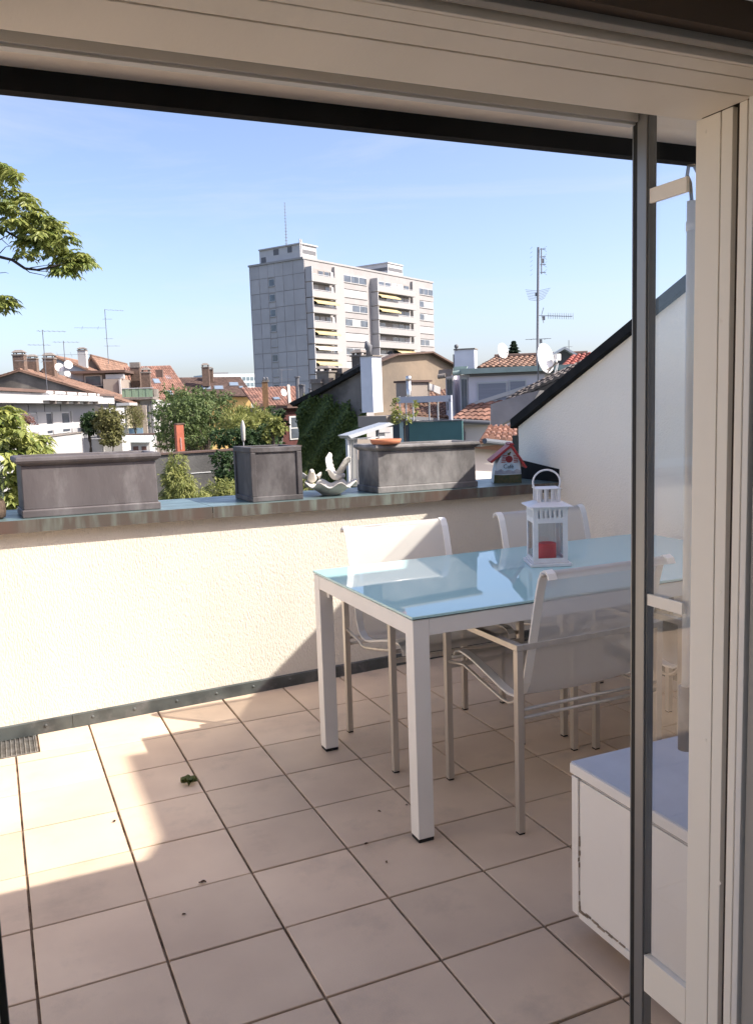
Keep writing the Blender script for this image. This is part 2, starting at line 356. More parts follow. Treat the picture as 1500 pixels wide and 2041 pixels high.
# ------------------------------------------------------------------ side gable wall with its sloping verge
ra, rb_ = onx(1375,548,Xg), onx(1023,837,Xg)
sl_ = (rb_.z-ra.z)/(rb_.y-ra.y)
def rake(y): return ra.z + sl_*(y-ra.y)
gy1 = rb_.y-0.01
gw = thing('gable_side_wall', 'pale grey rendered gable wall with dark sloping verge right of table', 'wall', (Xg+0.1, 3, 0))
b = MB(); b.prism([(Xg,0.3,-0.4),(Xg,gy1-0.04,-0.4),(Xg,gy1-0.04,rake(gy1)-0.045),(Xg,0.3,rake(0.3)-0.04)], (0.3,0,0)); b.build('rendered_wall', M_gstucco, gw)
b = MB(); b.prism([(Xg-0.035,0.3,rake(0.3)-.062),(Xg-0.035,gy1,rake(gy1)-.058),(Xg-0.035,gy1,rake(gy1)),(Xg-0.035,0.3,rake(0.3))], (0.05,0,0)); b.build('verge_board', M_dark, gw, bevel=0.004)
b = MB(); b.box(Xg-0.006, Xg+0.3, gy1-0.039, gy1+0.02, 0.4, rake(gy1)-0.1); b.build('verge_end_flashing', mat('dark_olive_sheet', (0.03,0.032,0.026), (0.045,0.045,0.035), scale=5, rough=0.7), gw)
c0 = onx(1114,935,Xg); b = MB(); b.prism([(Xg-0.012,c0.y,0.80),(Xg-0.012,4.52,0.86),(Xg-0.012,4.52,1.02),(Xg-0.012,c0.y,c0.z)], (0.0115,0,0)); b.build('upstand_flashing', M_dark, gw)
b = MB(); b.box(Xg-0.011, Xg-0.0005, 1.2, PA+PB*Xg-0.013, 0.0, 0.065); b.build('base_flashing', M_lead, gw)
YW = 1.45
b = MB(); b.prism([(-2.7,YW,-0.4),(-2.7,gy1-0.04,-0.4),(-2.7,gy1-0.04,rake(gy1)-0.10),(-2.7,2.0,3.3),(-2.7,YW,3.3)], (-0.3,0,0)); struct(b.build('west_fill_wall', mat('fill_wall_white', (0.90,0.855,0.77), rough=.9)))  # unseen wall added to bounce sunlight into the shaded side
rf = thing('side_roof', 'brown tiled roof slope behind the gable verge on the right', 'roof', (Xg+1.5,3,1.5))
b = MB(); b.prism([(Xg+0.016,0.3,rake(0.3)-.12),(Xg+0.016,gy1,rake(gy1)-.12),(Xg+0.016,gy1,rake(gy1)-.012),(Xg+0.016,0.3,rake(0.3)-.012)], (3.2,0,0)); b.build('roof_slab', mat('old_brown_tile', (0.22,0.10,0.065), (0.15,0.075,0.05), scale=8, rough=0.85), rf)
zt = 3.9; cxx, cyy = 0.405+0.875*zt, 3.513-0.631*zt  # unseen stack added here, sized to cast the block of shadow on the tiles
ch = thing('shadow_stack', 'unseen stack added on the right-hand roof to shade the floor', 'chimney', (cxx+.4, cyy-.45, 2.5))
b = MB(); b.box(cxx+.006, cxx+0.80, cyy-0.86, cyy-.006, rake(cyy)-.3, zt-.12); b.build('stack', M_gstucco, ch)
b = MB(); b.box(cxx, cxx+0.81, cyy-0.89, cyy, zt-.12, zt); b.build('cap', M_lead, ch)

# ------------------------------------------------------------------ own house: eave, door frame, room
ZH, YO, XJ = 1.831, 1.134, 1.098
ev = thing('roof_eave', 'cream soffit and dark fascia of the eave above the terrace door', 'eave', (0.5,1.3,1.9))
b = MB(); b.box(-5.0, Xg, YO, 1.418, 1.892, 1.90); b.build('soffit', M_soffit, ev)
b = MB(); b.prism([(-5.0,1.418,1.859),(-5.0,1.443,1.859),(-5.0,1.443,1.898),(-5.0,1.30,1.93),(-5.0,1.418,1.891)][0:3]+[(-5.0,1.418,1.898)], (Xg+5.0,0,0)); b.build('fascia', M_dark, ev)
b = MB(); b.prism([(-5.0,1.44,1.8985),(-5.0,0.5,2.36),(-5.0,0.5,2.42),(-5.0,1.42,1.915)], (Xg+5.0,0,0)); b.build('roof_sheet', M_lead, ev)
b = MB(); b.box(-1.6, 1.10, 1.275, 1.305, 1.872, 1.8915); b.box(-1.6,1.10,1.282,1.298,1.868,1.8719); b.build('shutter_track', mat('white_aluminium', (0.55,0.55,0.53), rough=0.4, metal=0.1), ev)
b = MB(); b.bar((0.86,1.33,1.888),(0.885,1.33,1.886),0.008); b.build('clip', M_alud, ev)

def Yh(y): return onz(1000, y, ZH).y
def Yj(x): return onx(x, 1000, XJ).y
df = thing('door_frame', 'cream painted wooden terrace door frame with grooved head and jambs', 'door frame', (0.5,1.0,0))
XL = -0.034
yi = 0.86
hy = [YO, Yh(118), Yh(78), Yh(47)]
for k, (y1_, y0_, dz) in enumerate(((hy[0], hy[1]+.002, 0.0), (hy[1]-.002, hy[2]+.0012, 0.0), (hy[2]-.0012, hy[3]+.004, 0.0), (Yh(43), Yh(36), -0.004), (Yh(31), Yh(25), 0.004), (Yh(23), Yh(8), 0.0))):
    b = MB(); b.box(-1.6, XJ-0.0005 if k < 4 else XJ+.05, y0_, y1_, ZH+dz, ZH+0.05); b.build('head_board', M_frame if k < 5 else mat('grey_trim', (0.33,0.31,0.28), rough=0.6), df, bevel=0.0012)
b = MB(); b.box(-1.6, XJ+0.05, yi, YO-.003, ZH+0.009, ZH+0.0509); b.build('head_core', M_groove, df)
jx = [1377, 1424, 1446, 1461, 1476, 1481, 1493, 1497, 1560]
for k, (xa, xb, dx) in enumerate(((jx[0]-3, jx[1]-1, 0.0), (jx[1]+1, jx[2], 0.0), (jx[3], jx[4], -0.003), (jx[5], jx[6], -0.006), (jx[7], jx[8], 0.0))):
    ya, yb_ = Yj(xb), (YO if k == 0 else Yj(xa))
    b = MB(); b.box(XJ+dx, XJ+0.05, ya, yb_, -0.05, ZH-0.0005 if k < 3 else ZH+.03)
    b.build('jamb_board', mat('white_bead', (0.74,0.70,0.65), rough=0.35) if k == 3 else M_frame if k < 4 else mat('grey_trim', (0.33,0.31,0.28), rough=0.6), df, bevel=0.0012)
b = MB(); b.box(XJ+0.010, XJ+0.0509, 0.80, YO-.003, -0.05, ZH+0.03); b.build('jamb_core', M_groove, df)
for (px_, py_) in ((1405,262),(1434,640),(1434,1180),(1405,1475),(1434,1760)):
    p = onx(px_, py_, XJ); b = MB(); b.lathe([(0.0030,0),(0.0027,0.0007),(0.0012,0.0004),(0,0.0002)], (XJ, p.y, p.z), 10, ax=(-1,0,0)); b.build('screw_head', M_frame, df)
b = MB(); b.box(XL-0.05, XL-0.009, 0.84, YO, -0.05, ZH-.0005); b.build('jamb_board', M_frame, df, bevel=0.0012)
b = MB(); b.box(XL-0.009, XL, YO-0.045, YO-0.012, -0.05, ZH-.0005); b.build('gasket', mat('green_black_gasket', (0.03,0.04,0.035), rough=0.5), df)
b = MB(); b.box(-1.6, 2.9, 0.84, YO-0.01, -0.12, -0.009); b.build('threshold', M_alud, df)

# outward-opened glazed leaf beside the jamb: stile, rails, pane
lf = thing('glazed_door_leaf', 'opened narrow glazed door leaf with grey metal stile beside the right jamb', 'door', (1.11,1.2,0))
LX = 1.10
y0_ = onx(1286,1000,LX).y; y1_ = onx(1266,1000,LX).y; y2_ = onx(1257,1000,LX).y; x2_ = y0_*ray(1303,1000).x/ray(1303,1000).y
b = MB(); b.box(LX, x2_, y0_+.003, y1_, -0.01, 1.891); b.build('stile', M_alu, lf, bevel=0.001)
b = MB(); b.box(LX+0.004, x2_, y0_, y0_+.0028, -0.01, 1.891); b.build('stile_face', M_alud, lf)
b = MB(); b.box(LX+0.0005, x2_-.003, y1_, y2_-.0025, -0.01, 1.891); b.build('gasket', M_rubber, lf)
b = MB(); b.box(LX, x2_-.002, y2_-.0025, y2_, -0.01, 1.891); b.build('edge_strip', M_alu, lf)
for (xa, ya, xb, yb_) in ((1305,372,1305,402),(1287,1183,1287,1206)):
    za, zb = onx(xa,ya,LX+.004).z, onx(xb,yb_,LX+.004).z
    b = MB(); b.box(LX+.004, LX+.010, 1.16, y0_-.0002, zb, za); b.build('glazing_bar', M_frame, lf, bevel=0.001)
za, zb = onx(1292,1912,LX).z, onx(1292,1985,LX).z
b = MB(); b.box(LX+.001, LX+.016, YO+.004, y0_-.0002, zb, za); b.build('bottom_rail', M_frame, lf, bevel=0.0015)
b = MB(); b.box(LX+.0115, LX+.0150, YO+.004, y0_-.0002, za, 1.889); b.build('pane', clearglass('leaf_glass', (0.972,0.98,0.99)), lf)
# crank for the awning, hung on the leaf's upper bar
ck = thing('awning_crank', 'white awning crank rod with grey grip hanging beside the door jamb', 'crank', (1.152,1.197,0.8))
kx, ky = 1.151, 1.197
zt_, zm, zb = onx(1380,400,kx).z, onx(1362,1370,kx).z, onx(1360,1491,kx).z
b = MB(); b.tube([(kx,ky,zm),(kx,ky,zt_)], 0.0082, 14); b.tube([(kx,ky,zt_-.05),(kx,ky,zt_-.035)], 0.0095, 14); b.build('rod', mat('white_lacquer', (0.72,0.71,0.69), rough=0.3), ck, smooth=True)
b = MB(); b.tube([(kx,ky,zb),(kx,ky,zm+.004)], 0.0135, 16); b.build('grip', mat('grey_plastic_grip', (0.20,0.20,0.205), rough=0.55, bump=.0004, bscale=200), ck, smooth=True)
b = MB(); b.tube([(kx,ky,zt_),(kx-.004,ky,zt_+.03),(kx-.011,ky,zt_+.042),(kx-.008,ky,zt_+.058),(kx+.004,ky,zt_+.060),(kx+.012,ky,zt_+.05)], 0.0032, 8); b.build('hook', M_galv, ck, smooth=True)

# room behind the camera and the house wall round the door
b = MB(); b.box(-5.0, -1.62, 0.80, YO-.002, -0.3, 2.3); b.box(-1.62, XL-.05, 0.80, YO-.002, ZH+.051, 2.3); b.box(XJ+0.051, Xg, 0.80, YO-.002, -0.3, 2.3); b.box(XL-.05, XJ+.051, 0.80, YO-.002, ZH+.051, 2.3); struct(b.build('house_wall', mat('house_render', (0.90,0.855,0.77), rough=0.9)))
b = MB(); b.box(-1.6, XJ+1.2, 0.780, 0.7995, ZH+0.012, 2.28); b.box(XJ+0.06, XJ+1.2, 0.78, 0.7995, -0.1, ZH+0.0119); struct(b.build('room_front_wall', M_room))
b = MB(); b.box(-1.62,-1.6,-3,-2.2,-0.1,2.3); b.box(-1.62,-1.6,-2.2,.8,-0.1,.35); b.box(2.4,2.42,-3,0.8,-0.1,2.3); b.box(-1.6,2.4,-3.02,-3,-0.1,2.3); struct(b.build('room_wall', M_room))
b = MB(); b.box(-1.6,2.4,-3,0.8,2.28,2.3); struct(b.build('room_ceiling', M_room))
b = MB(); b.box(-1.6,2.4,-3,0.84,-0.12,-0.02); struct(b.build('room_floor', M_roomfl))

# ------------------------------------------------------------------ white cabinet beside the door
M_cab = mat('worn_white_laminate', (0.82,0.775,0.72), (0.78,0.735,0.685), scale=3, rough=0.5, spec=0.4, c3=(0.68,0.61,0.54), s3=6, lo3=0.66, hi3=0.85)
M_cabtop = mat('pale_grey_laminate_top', (0.50,0.52,0.58), (0.46,0.48,0.54), scale=14, rough=0.45, spec=0.5)
cb = thing('storage_cabinet', 'low white storage cabinet with pale top standing on tiles by the door', 'cabinet', (1.6,1.45,0))
X0,X1,Y0,Y1 = 1.292, 1.95, 1.16, 1.738
b = MB(); b.box(X0+0.010,X1,Y0,Y1-0.012,0.055,0.430); b.build('carcass', M_cab, cb)
b = MB(); b.box(X0+0.004,X0+0.0097,Y0,Y1-0.028,0.075,0.4255); b.build('side_panel', M_cab, cb, bevel=0.0012)
b = MB(); b.box(X0,X0+0.022,Y1-0.0262,Y1,0.058,0.430); b.build('corner_post', M_cab, cb, bevel=0.0015)
b = MB(); b.box(X0+0.001,X0+0.022,Y0,Y1-0.0265,0.052,0.0735); b.build('base_rail', M_cab, cb, bevel=0.0015)
b = MB(); b.box(X0-0.003,X1+.003,Y0,Y1+0.003,0.437,0.463); b.build('top_edge', M_cab, cb, bevel=0.002)
b = MB(); b.box(X0,X1,Y0,Y1,0.4632,0.467); b.build('top_surface', M_cabtop, cb)
b = MB(); b.box(X0+.006,X1,Y0,Y1-0.006,0.4302,0.4368); b.build('shadow_gap', M_groove, cb)
wr = random.Random(21); b = MB()                # chipped laminate along the corner post and base rail
for k in range(26):
    if k < 9: y, z, dy, dz = Y1-.0275+wr.uniform(-.003,.002), wr.uniform(.06,.30)**1.0, wr.uniform(.0008,.003), wr.uniform(.004,.022)
    else: y, z, dy, dz = Y1-.03-abs(wr.gauss(0,.14)), .074+wr.gauss(0,.0025), wr.uniform(.006,.03), wr.uniform(.0008,.004)
    b.box(X0-.0006 if k < 9 and y > Y1-.0262 else X0+.0005, X0+.0042, y-dy/2, y+dy/2, z, z+dz)
b.build('chipped_edge', mat('exposed_chipboard', (0.22,0.165,0.12), (0.36,0.29,0.22), scale=60, rough=.95), cb, kind='stuff')
for (x,y) in ((X0+.08,Y1-.09),(X1-.08,Y1-.09),(X0+.08,Y0+.08),(X1-.08,Y0+.08)):
    b = MB(); b.lathe([(0.016,0),(0.016,0.02),(0.022,0.03),(0.022,0.052)], (x,y,0.0), 12); b.build('foot', M_rubber, cb)

# ------------------------------------------------------------------ things on the coping
M_plant = mat('weathered_lead_grey_clay', (0.075,0.064,0.066), (0.11,0.097,0.099), scale=5, rough=0.62, bump=0.0012, bscale=45, spec=0.35, stretch=(1,1,0.45), c3=(0.25,0.235,0.235), s3=4.2, lo3=0.50, hi3=0.80)
M_plant2 = mat('sooty_lead_grey_clay', (0.058,0.051,0.052), (0.085,0.077,0.078), scale=6, rough=0.6, bump=0.0010, bscale=50, spec=0.35, stretch=(1,1,0.5), c3=(0.20,0.188,0.188), s3=4.5, lo3=0.52, hi3=0.80)
M_plant3 = mat('chalky_grey_clay', (0.07,0.064,0.063), (0.125,0.116,0.113), scale=4, rough=0.7, bump=0.0012, bscale=45, spec=0.3, stretch=(1,1,0.6), c3=(0.29,0.275,0.265), s3=3.2, lo3=0.42, hi3=0.66)
M_soil = mat('dry_potting_soil', (0.035,0.025,0.018), (0.06,0.045,0.03), scale=30, rough=1.0, bump=0.004, bscale=90)
def trough(name, label, s0, s1, t0, t1, h, m, rim=0.035, base=0.035):
    """long clay planter: tapered body, stepped foot, rolled rim, hollow inside"""
    r = thing(name, label, 'planter', cp((s0+s1)/2, (t0+t1)/2), 'planters on the parapet')
    def ring(ins, z): return [cp(s0+ins, t0+ins, z), cp(s1-ins, t0+ins, z), cp(s1-ins, t1-ins, z), cp(s0+ins, t1-ins, z)]
    def shell(rings, nm, mt_, bev=0.003):
        b = MB(); b.v = [tuple(p) for rg in rings for p in rg]
        for k in range(len(rings)-1):
            for i in range(4): b.f.append((4*k+i, 4*k+(i+1)%4, 4*k+4+(i+1)%4, 4*k+4+i))
        b.f.append((3,2,1,0)); b.f.append(tuple(4*(len(rings)-1)+i for i in range(4)))
        b.t = [0.5]*len(b.f); return b.build(nm, mt_, r, bevel=bev, seg=3)
    shell([ring(0.0,0.001), ring(0.0,base-.004), ring(0.006,base)], 'foot', m)
    shell([ring(0.0075,base-.001), ring(0.010,h-rim-.004)], 'body', m, 0.004)
    # rolled rim, hollow
    b = MB(); rg = [ring(0.008,h-rim-.004), ring(-0.008,h-rim+.008), ring(-0.013,h-rim*.5), ring(-0.010,h-.003), ring(-0.002,h), ring(0.022,h), ring(0.030,h-.05), ring(0.030,h-.10)]
    b.v = [tuple(p) for q in rg for p in q]
    for k in range(len(rg)-1):
        for i in range(4): b.f.append((4*k+i, 4*k+(i+1)%4, 4*k+4+(i+1)%4, 4*k+4+i))
    b.t = [0.5]*len(b.f); b.build('rim', m, r, bevel=0.003, seg=2)
    b = MB(); q = ring(0.0295, h-.062); b.quad(*q); b.build('soil', M_soil, r)
    return r
a0 = cop(50,1037.6); a1 = cop(327,1017.5)
H1 = 0.262
t1_ = 0.055
trough('trough_planter', 'long lead-grey clay trough planter at left end of the coping', a0[0], a1[0]+.004, t1_, t1_+0.235, H1, M_plant)
a0 = cop(762.3,985.7); a1 = cop(957.7,974.3)
trough('trough_planter', 'long chalky grey trough planter with terracotta dish, right of the doves', a0[0], a1[0]+.055, 0.055, 0.30, 0.252, M_plant3, rim=0.03)
P3 = (a0[0], a1[0])
# square planter with a recessed panel on each side
a0 = cop(504.6,1003.7); a1 = cop(604,996.6)
r = thing('square_planter', 'square dark grey clay planter with recessed panels, middle of the coping', 'planter', cp((a0[0]+a1[0])/2, 0.18), 'planters on the parapet')
s0, s1, h, t0 = a0[0]+.012, a1[0]+.018, 0.264, 0.05; t1 = t0+(s1-s0)
def cbox(b, s0, s1, t0, t1, h0, h1): return b.obox(cp(s0,t0,h0), E1*(s1-s0), E2*(t1-t0), E3*(h1-h0))
bw = 0.026
b = MB(); cbox(b, s0+.008, s1-.008, t0+.008, t0+.028, .001, h-.01); b.build('panel', M_plant2, r)
b = MB(); cbox(b, s0+.008, s0+.028, t0+.0281, t1-.0281, .001, h-.01); b.build('panel', M_plant2, r)
b = MB(); cbox(b, s1-.028, s1-.008, t0+.0281, t1-.0281, .001, h-.01); b.build('panel', M_plant2, r)
b = MB(); cbox(b, s0+.008, s1-.008, t1-.028, t1-.008, .001, h-.01); b.build('panel', M_plant2, r)
for (qa, qb, ta, tb) in ((s0,s0+bw,t0,t0+bw),(s1-bw,s1,t0,t0+bw),(s0,s0+bw,t1-bw,t1),(s1-bw,s1,t1-bw,t1)):
    b = MB(); cbox(b, qa, qb, ta, tb, bw, h-bw); b.build('corner_rib', M_plant2, r, bevel=0.003)
for (h0, h1) in ((0.001,bw-.0003),(h-bw+.0003,h)):
    b = MB(); o1 = [(s0,t0),(s1,t0),(s1,t1),(s0,t1)]; i1 = [(s0+.030,t0+.030),(s1-.030,t0+.030),(s1-.030,t1-.030),(s0+.030,t1-.030)]
    rg = [[cp(*p,h0) for p in o1],[cp(*p,h1) for p in o1],[cp(*p,h1) for p in i1],[cp(*p,h0) for p in i1]]
    b.v = [tuple(p) for q in rg for p in q]
    for k in range(4):
        for i in range(4): b.f.append((4*k+i, 4*k+(i+1)%4, 4*((k+1)%4)+(i+1)%4, 4*((k+1)%4)+i)); b.t.append(.5)
    b.build('frame_band', M_plant2, r, bevel=0.003)
b = MB(); cbox(b, s0+.028, s1-.028, t0+.028, t1-.028, 0.15, h-.07); b.build('soil', M_soil, r)
# terracotta saucer lying on the right trough
sx, st = cop(790, 884, 0.225)
td = thing('terracotta_saucer', 'round terracotta saucer lying on the rim of the right trough planter', 'saucer', cp(P3[0]+.072, 0.09, 0.253))
b = MB(); b.lathe([(0.0,0.002),(0.070,0.002),(0.076,0.008),(0.0825,0.026),(0.080,0.027),(0.076,0.025),(0.068,0.010),(0.0,0.009)], cp(P3[0]+.072, 0.09, 0.2525), 40); b.build('dish', mat('terracotta', (0.50,0.19,0.10), (0.42,0.16,0.085), scale=9, rough=0.8), td, smooth=True)

# bird bath with two doves
M_stone = mat('weathered_white_cast_stone', (0.66,0.63,0.58), (0.52,0.49,0.44), scale=18, rough=0.85, bump=0.0012, bscale=90, c3=(0.33,0.32,0.27), s3=9, lo3=0.58, hi3=0.8)
bs, bt = cop(660,986); bt = 0.17
bc = cp(bs, bt)
bbt = thing('dove_bird_bath', 'pale stone shell bird bath with two doves standing on the coping', 'bird bath', bc)
def wav(r, h, g, k):
    a = max(0.0, (r-0.06)/0.075); w_ = math.cos(8*g)
    return r*(1+0.035*w_*a), h+0.013*w_*a*a
b = MB(); b.lathe([(0.046,0.001),(0.052,0.006),(0.060,0.012),(0.085,0.030),(0.115,0.050),(0.136,0.056),(0.138,0.060),(0.132,0.062),(0.110,0.056),(0.080,0.040),(0.045,0.026),(0.0,0.022)], bc, 72, wave=wav)
b.build('basin', M_stone, bbt, smooth=True, weld=True)
def dove(c, yawd, spread, s=1.0):
    """body, neck, head and tail in one surface; wings are separate raised blades"""
    rot = Matrix.Rotation(R(yawd), 3, 'Z')
    spine = [(-0.075,0.030,0.006,0.016),(-0.055,0.030,0.013,0.011),(-0.035,0.030,0.021,0.018),(-0.010,0.032,0.027,0.025),(0.014,0.038,0.026,0.026),(0.032,0.050,0.019,0.019),(0.042,0.064,0.0145,0.0145),(0.050,0.073,0.014,0.013),(0.058,0.073,0.010,0.009),(0.064,0.070,0.0035,0.0035),(0.073,0.066,0.0012,0.0015)]
    b = MB(); n = 12
    for (x, z, ry, rz) in spine:
        for j in range(n):
            g = 2*math.pi*j/n; p = rot @ Vector((x, ry*math.cos(g), z+rz*math.sin(g))); b.v.append(tuple(Vector(c)+p*s))
    for k in range(len(spine)-1):
        for j in range(n): b.f.append((k*n+j, k*n+(j+1)%n, (k+1)*n+(j+1)%n, (k+1)*n+j)); b.t.append(.5)
    b.f.append(tuple(range(n-1,-1,-1))); b.f.append(tuple(range((len(spine)-1)*n, len(spine)*n))); b.t += [.5,.5]
    bd = b.build('dove', M_stone, bbt, smooth=True)
    m_ = bd.modifiers.new('sub','SUBSURF'); m_.levels = 1; m_.render_levels = 1
    for sd in (-1, 1):
        if spread:                                   # wings lifted high, feathered trailing edge
            base = [(0.020,0.020,0.050),(-0.025,0.022,0.046)]; tip = Vector((-0.030+0.012*sd, 0.075, 0.155 if sd < 0 else 0.135))
            front = [Vector((0.022,0.018,0.048)), Vector((0.016,0.045,0.085)), Vector((0.000,0.066,0.125)), tip]
            rear = [Vector((-0.030,0.020,0.044)), Vector((-0.034,0.040,0.070)), Vector((-0.042,0.060,0.105)), tip+Vector((-0.018,0.004,-0.006))]
        else:
            front = [Vector((0.018,0.022,0.050)), Vector((0.005,0.034,0.058)), Vector((-0.030,0.044,0.062)), Vector((-0.060,0.040,0.046))]
            rear = [Vector((-0.015,0.026,0.030)), Vector((-0.030,0.034,0.028)), Vector((-0.055,0.036,0.026)), Vector((-0.078,0.030,0.030))]
        b = MB(); rows = []; N = 10
        def cat(P, u):
            k = min(int(u*3), 2); f_ = u*3-k; return P[k].lerp(P[k+1], f_)
        for k in range(N+1):
            u = k/N; A, B_ = cat(front, u), cat(rear, u); B_ = B_ + Vector((-0.006*(k % 2), 0, 0))
            rows.append([A, A.lerp(B_, .5)+Vector((0,.004,0)), B_])
        for off in (0.0, 0.005):
            for rw in rows:
                for p in rw: q = rot @ Vector((p.x, (p.y+off)*sd, p.z)); b.v.append(tuple(Vector(c)+q*s))
        w_ = 3*(N+1)
        for k in range(N):
            for j in range(2):
                q = (3*k+j, 3*k+j+1, 3*k+4+j, 3*k+3+j); b.f.append(q); b.f.append(tuple(i+w_ for i in reversed(q))); b.t += [.5,.5]
            b.f.append((3*k, 3*k+3, 3*k+3+w_, 3*k+w_)); b.f.append((3*k+2, 3*k+2+w_, 3*k+5+w_, 3*k+5)); b.t += [.5,.5]
        b.f.append((3*N,3*N+1,3*N+2,3*N+2+w_,3*N+1+w_,3*N+w_)); b.t.append(.5)
        wg = b.build('wing', M_stone, bbt, smooth=True); wg.parent = bd; wg.matrix_parent_inverse = Matrix.Identity(4); 
        wg.location = (0,0,0)
        b_ = wg.modifiers.new('bevel','BEVEL'); b_.width = .001
    return bd
dove(bc+Vector((0.060,0.085,0.055)), 205, True, 1.0)
dove(bc+Vector((-0.075,0.075,0.050)), 250, False, 1.05)

# painted bird house
bh_s, bh_t = cop(1016, 964); bh_t = max(0.05, bh_t)
bh = thing('bird_house', 'painted bird house with red roof and striped shutters beside gable wall', 'bird house', cp(bh_s, bh_t))
bo = cp(bh_s, 0.13); ang = R(-28)
bu = (E1*math.cos(ang)+E2*math.sin(ang)).normalized(); bv = Vector((-bu.y, bu.x, 0)).normalized()
def bp(x, y, z): return bo + bu*x + bv*y + E3*z
prof = [(-0.078,0.001),(0.082,0.001),(0.080,0.06),(0.074,0.115),(0.062,0.165),(0.020,0.205),(-0.030,0.165),(-0.058,0.115),(-0.072,0.06)]
M_bh1 = mat('bird_house_sky_paint', (0.62,0.66,0.68), (0.42,0.55,0.64), scale=14, rough=0.5)
b = MB(); b.prism([bp(x, 0, z) for (x,z) in prof], bv*0.12); b.build('body', M_bh1, bh, bevel=0.002)
def flat(name, pts, m_, th=0.0015, off=0.0):
    b = MB(); b.prism([bp(x, -off, z) for (x,z) in pts], bv*(-th)); return b.build(name, m_, bh)
flat('painted_meadow', [(-0.0775,0.002),(0.0815,0.002),(0.0805,0.052),(0.03,0.050),(-0.02,0.047),(-0.0735,0.050)], mat('meadow_paint', (0.035,0.05,0.02), (0.09,0.07,0.03), scale=60, rough=0.6))
flat('painted_mountains', [(-0.073,0.0525),(0.080,0.0545),(0.0785,0.072),(0.055,0.082),(0.035,0.070),(0.010,0.078),(-0.015,0.070),(-0.035,0.083),(-0.055,0.072),(-0.0705,0.076)], mat('mountain_paint', (0.25,0.27,0.33), (0.36,0.38,0.42), scale=40, rough=0.6))
hole = MB(); hole.lathe([(0.016,0),(0.016,0.0012)], bp(0.012,0,0.138), 20, ax=tuple(-bv)); hole.build('entrance_hole', mat('hole_dark', (0.035,0.008,0.008), rough=0.8), bh)
rg = MB(); rg.lathe([(0.0162,0.0),(0.020,0.0),(0.020,0.003),(0.0162,0.003)], bp(0.012,0,0.138), 20, ax=tuple(-bv)); rg.build('hole_ring', mat('dark_red_paint', (0.20,0.02,0.025), rough=0.5), bh)
M_red = mat('red_paint', (0.33,0.035,0.035), (0.25,0.03,0.03), scale=14, rough=0.45)
for (cx_, lean) in ((-0.020,0.25),(0.050,-0.05)):
    for k in range(5):
        z = 0.118+k*0.0095; x = cx_+lean*(z-0.118)
        flat('shutter_slat', [(x-0.013,z),(x+0.012,z+.002),(x+0.012,z+.0065),(x-0.013,z+.0045)], M_red, 0.003)
bd_ = MB(); bd_.ball(bp(0.010,-0.004,0.168), 0.010,0.004,0.008); bd_.ball(bp(0.018,-0.004,0.176), 0.005,0.004,0.005); bd_.build('painted_bird', mat('brown_bird_paint', (0.09,0.075,0.02), rough=0.6), bh, smooth=True)
for (xa, za, xb, zb, nm) in ((0.032,0.232,-0.098,0.128,'roof_board'),(0.022,0.232,0.112,0.092,'roof_board')):
    b = MB(); A, B_ = bp(xa,-0.022,za), bp(xb,-0.022,zb); d = (B_-A); nn = bv.cross(d).normalized()
    if nn.z < 0: nn = -nn
    b.obox(A - nn*0.014, d, bv*0.165, nn*0.014); b.build(nm, M_red, bh, bevel=0.002)
tc_ = bpy.data.curves.new('lettering', 'FONT'); tc_.body = 'Café'; tc_.size = 0.032; tc_.extrude = 0.0008; tc_.align_x = 'CENTER'
to = bpy.data.objects.new('lettering', tc_); C.objects.link(to)
mw = Matrix((bu, E3, -bv)).transposed().to_4x4(); mw.translation = bp(0.008,-0.0012,0.086)
me = bpy.data.meshes.new_from_object(to); bpy.data.objects.remove(to, do_unlink=True); me.transform(mw)
me.materials.clear(); me.materials.append(mat('black_lettering', (0.03,0.03,0.04), rough=0.6)); lo_ = bpy.data.objects.new('lettering', me); C.objects.link(lo_); adopt(lo_, bh)

# glass wind light at the left edge
js, jt = cop(2, 1036); 
wl = thing('wind_light', 'clear glass wind light with dark base at left edge of coping', 'lantern', cp(js-.03, 0.12))
wc = cp(-0.008, 0.13)
b = MB(); b.lathe([(0.050,0.001),(0.062,0.006),(0.066,0.03),(0.064,0.07),(0.054,0.085),(0.0,0.085)], wc, 28); b.build('base', mat('brown_wicker', (0.055,0.035,0.025), (0.10,0.07,0.05), scale=60, rough=0.8, bump=.003, bscale=150), wl, smooth=True)
b = MB(); b.lathe([(0.058,0.075),(0.064,0.10),(0.066,0.15),(0.064,0.22),(0.058,0.245)], wc, 28); o = b.build('glass_chimney', clearglass('wind_light_glass', (0.85,0.88,0.82), 0.12), wl, smooth=True)
b = MB(); b.lathe([(0.056,0.245),(0.078,0.250),(0.070,0.262),(0.030,0.290),(0.012,0.296),(0.0,0.296)], wc, 28); b.build('cap', mat('white_tin', (0.68,0.68,0.70), rough=0.35), wl, smooth=True)

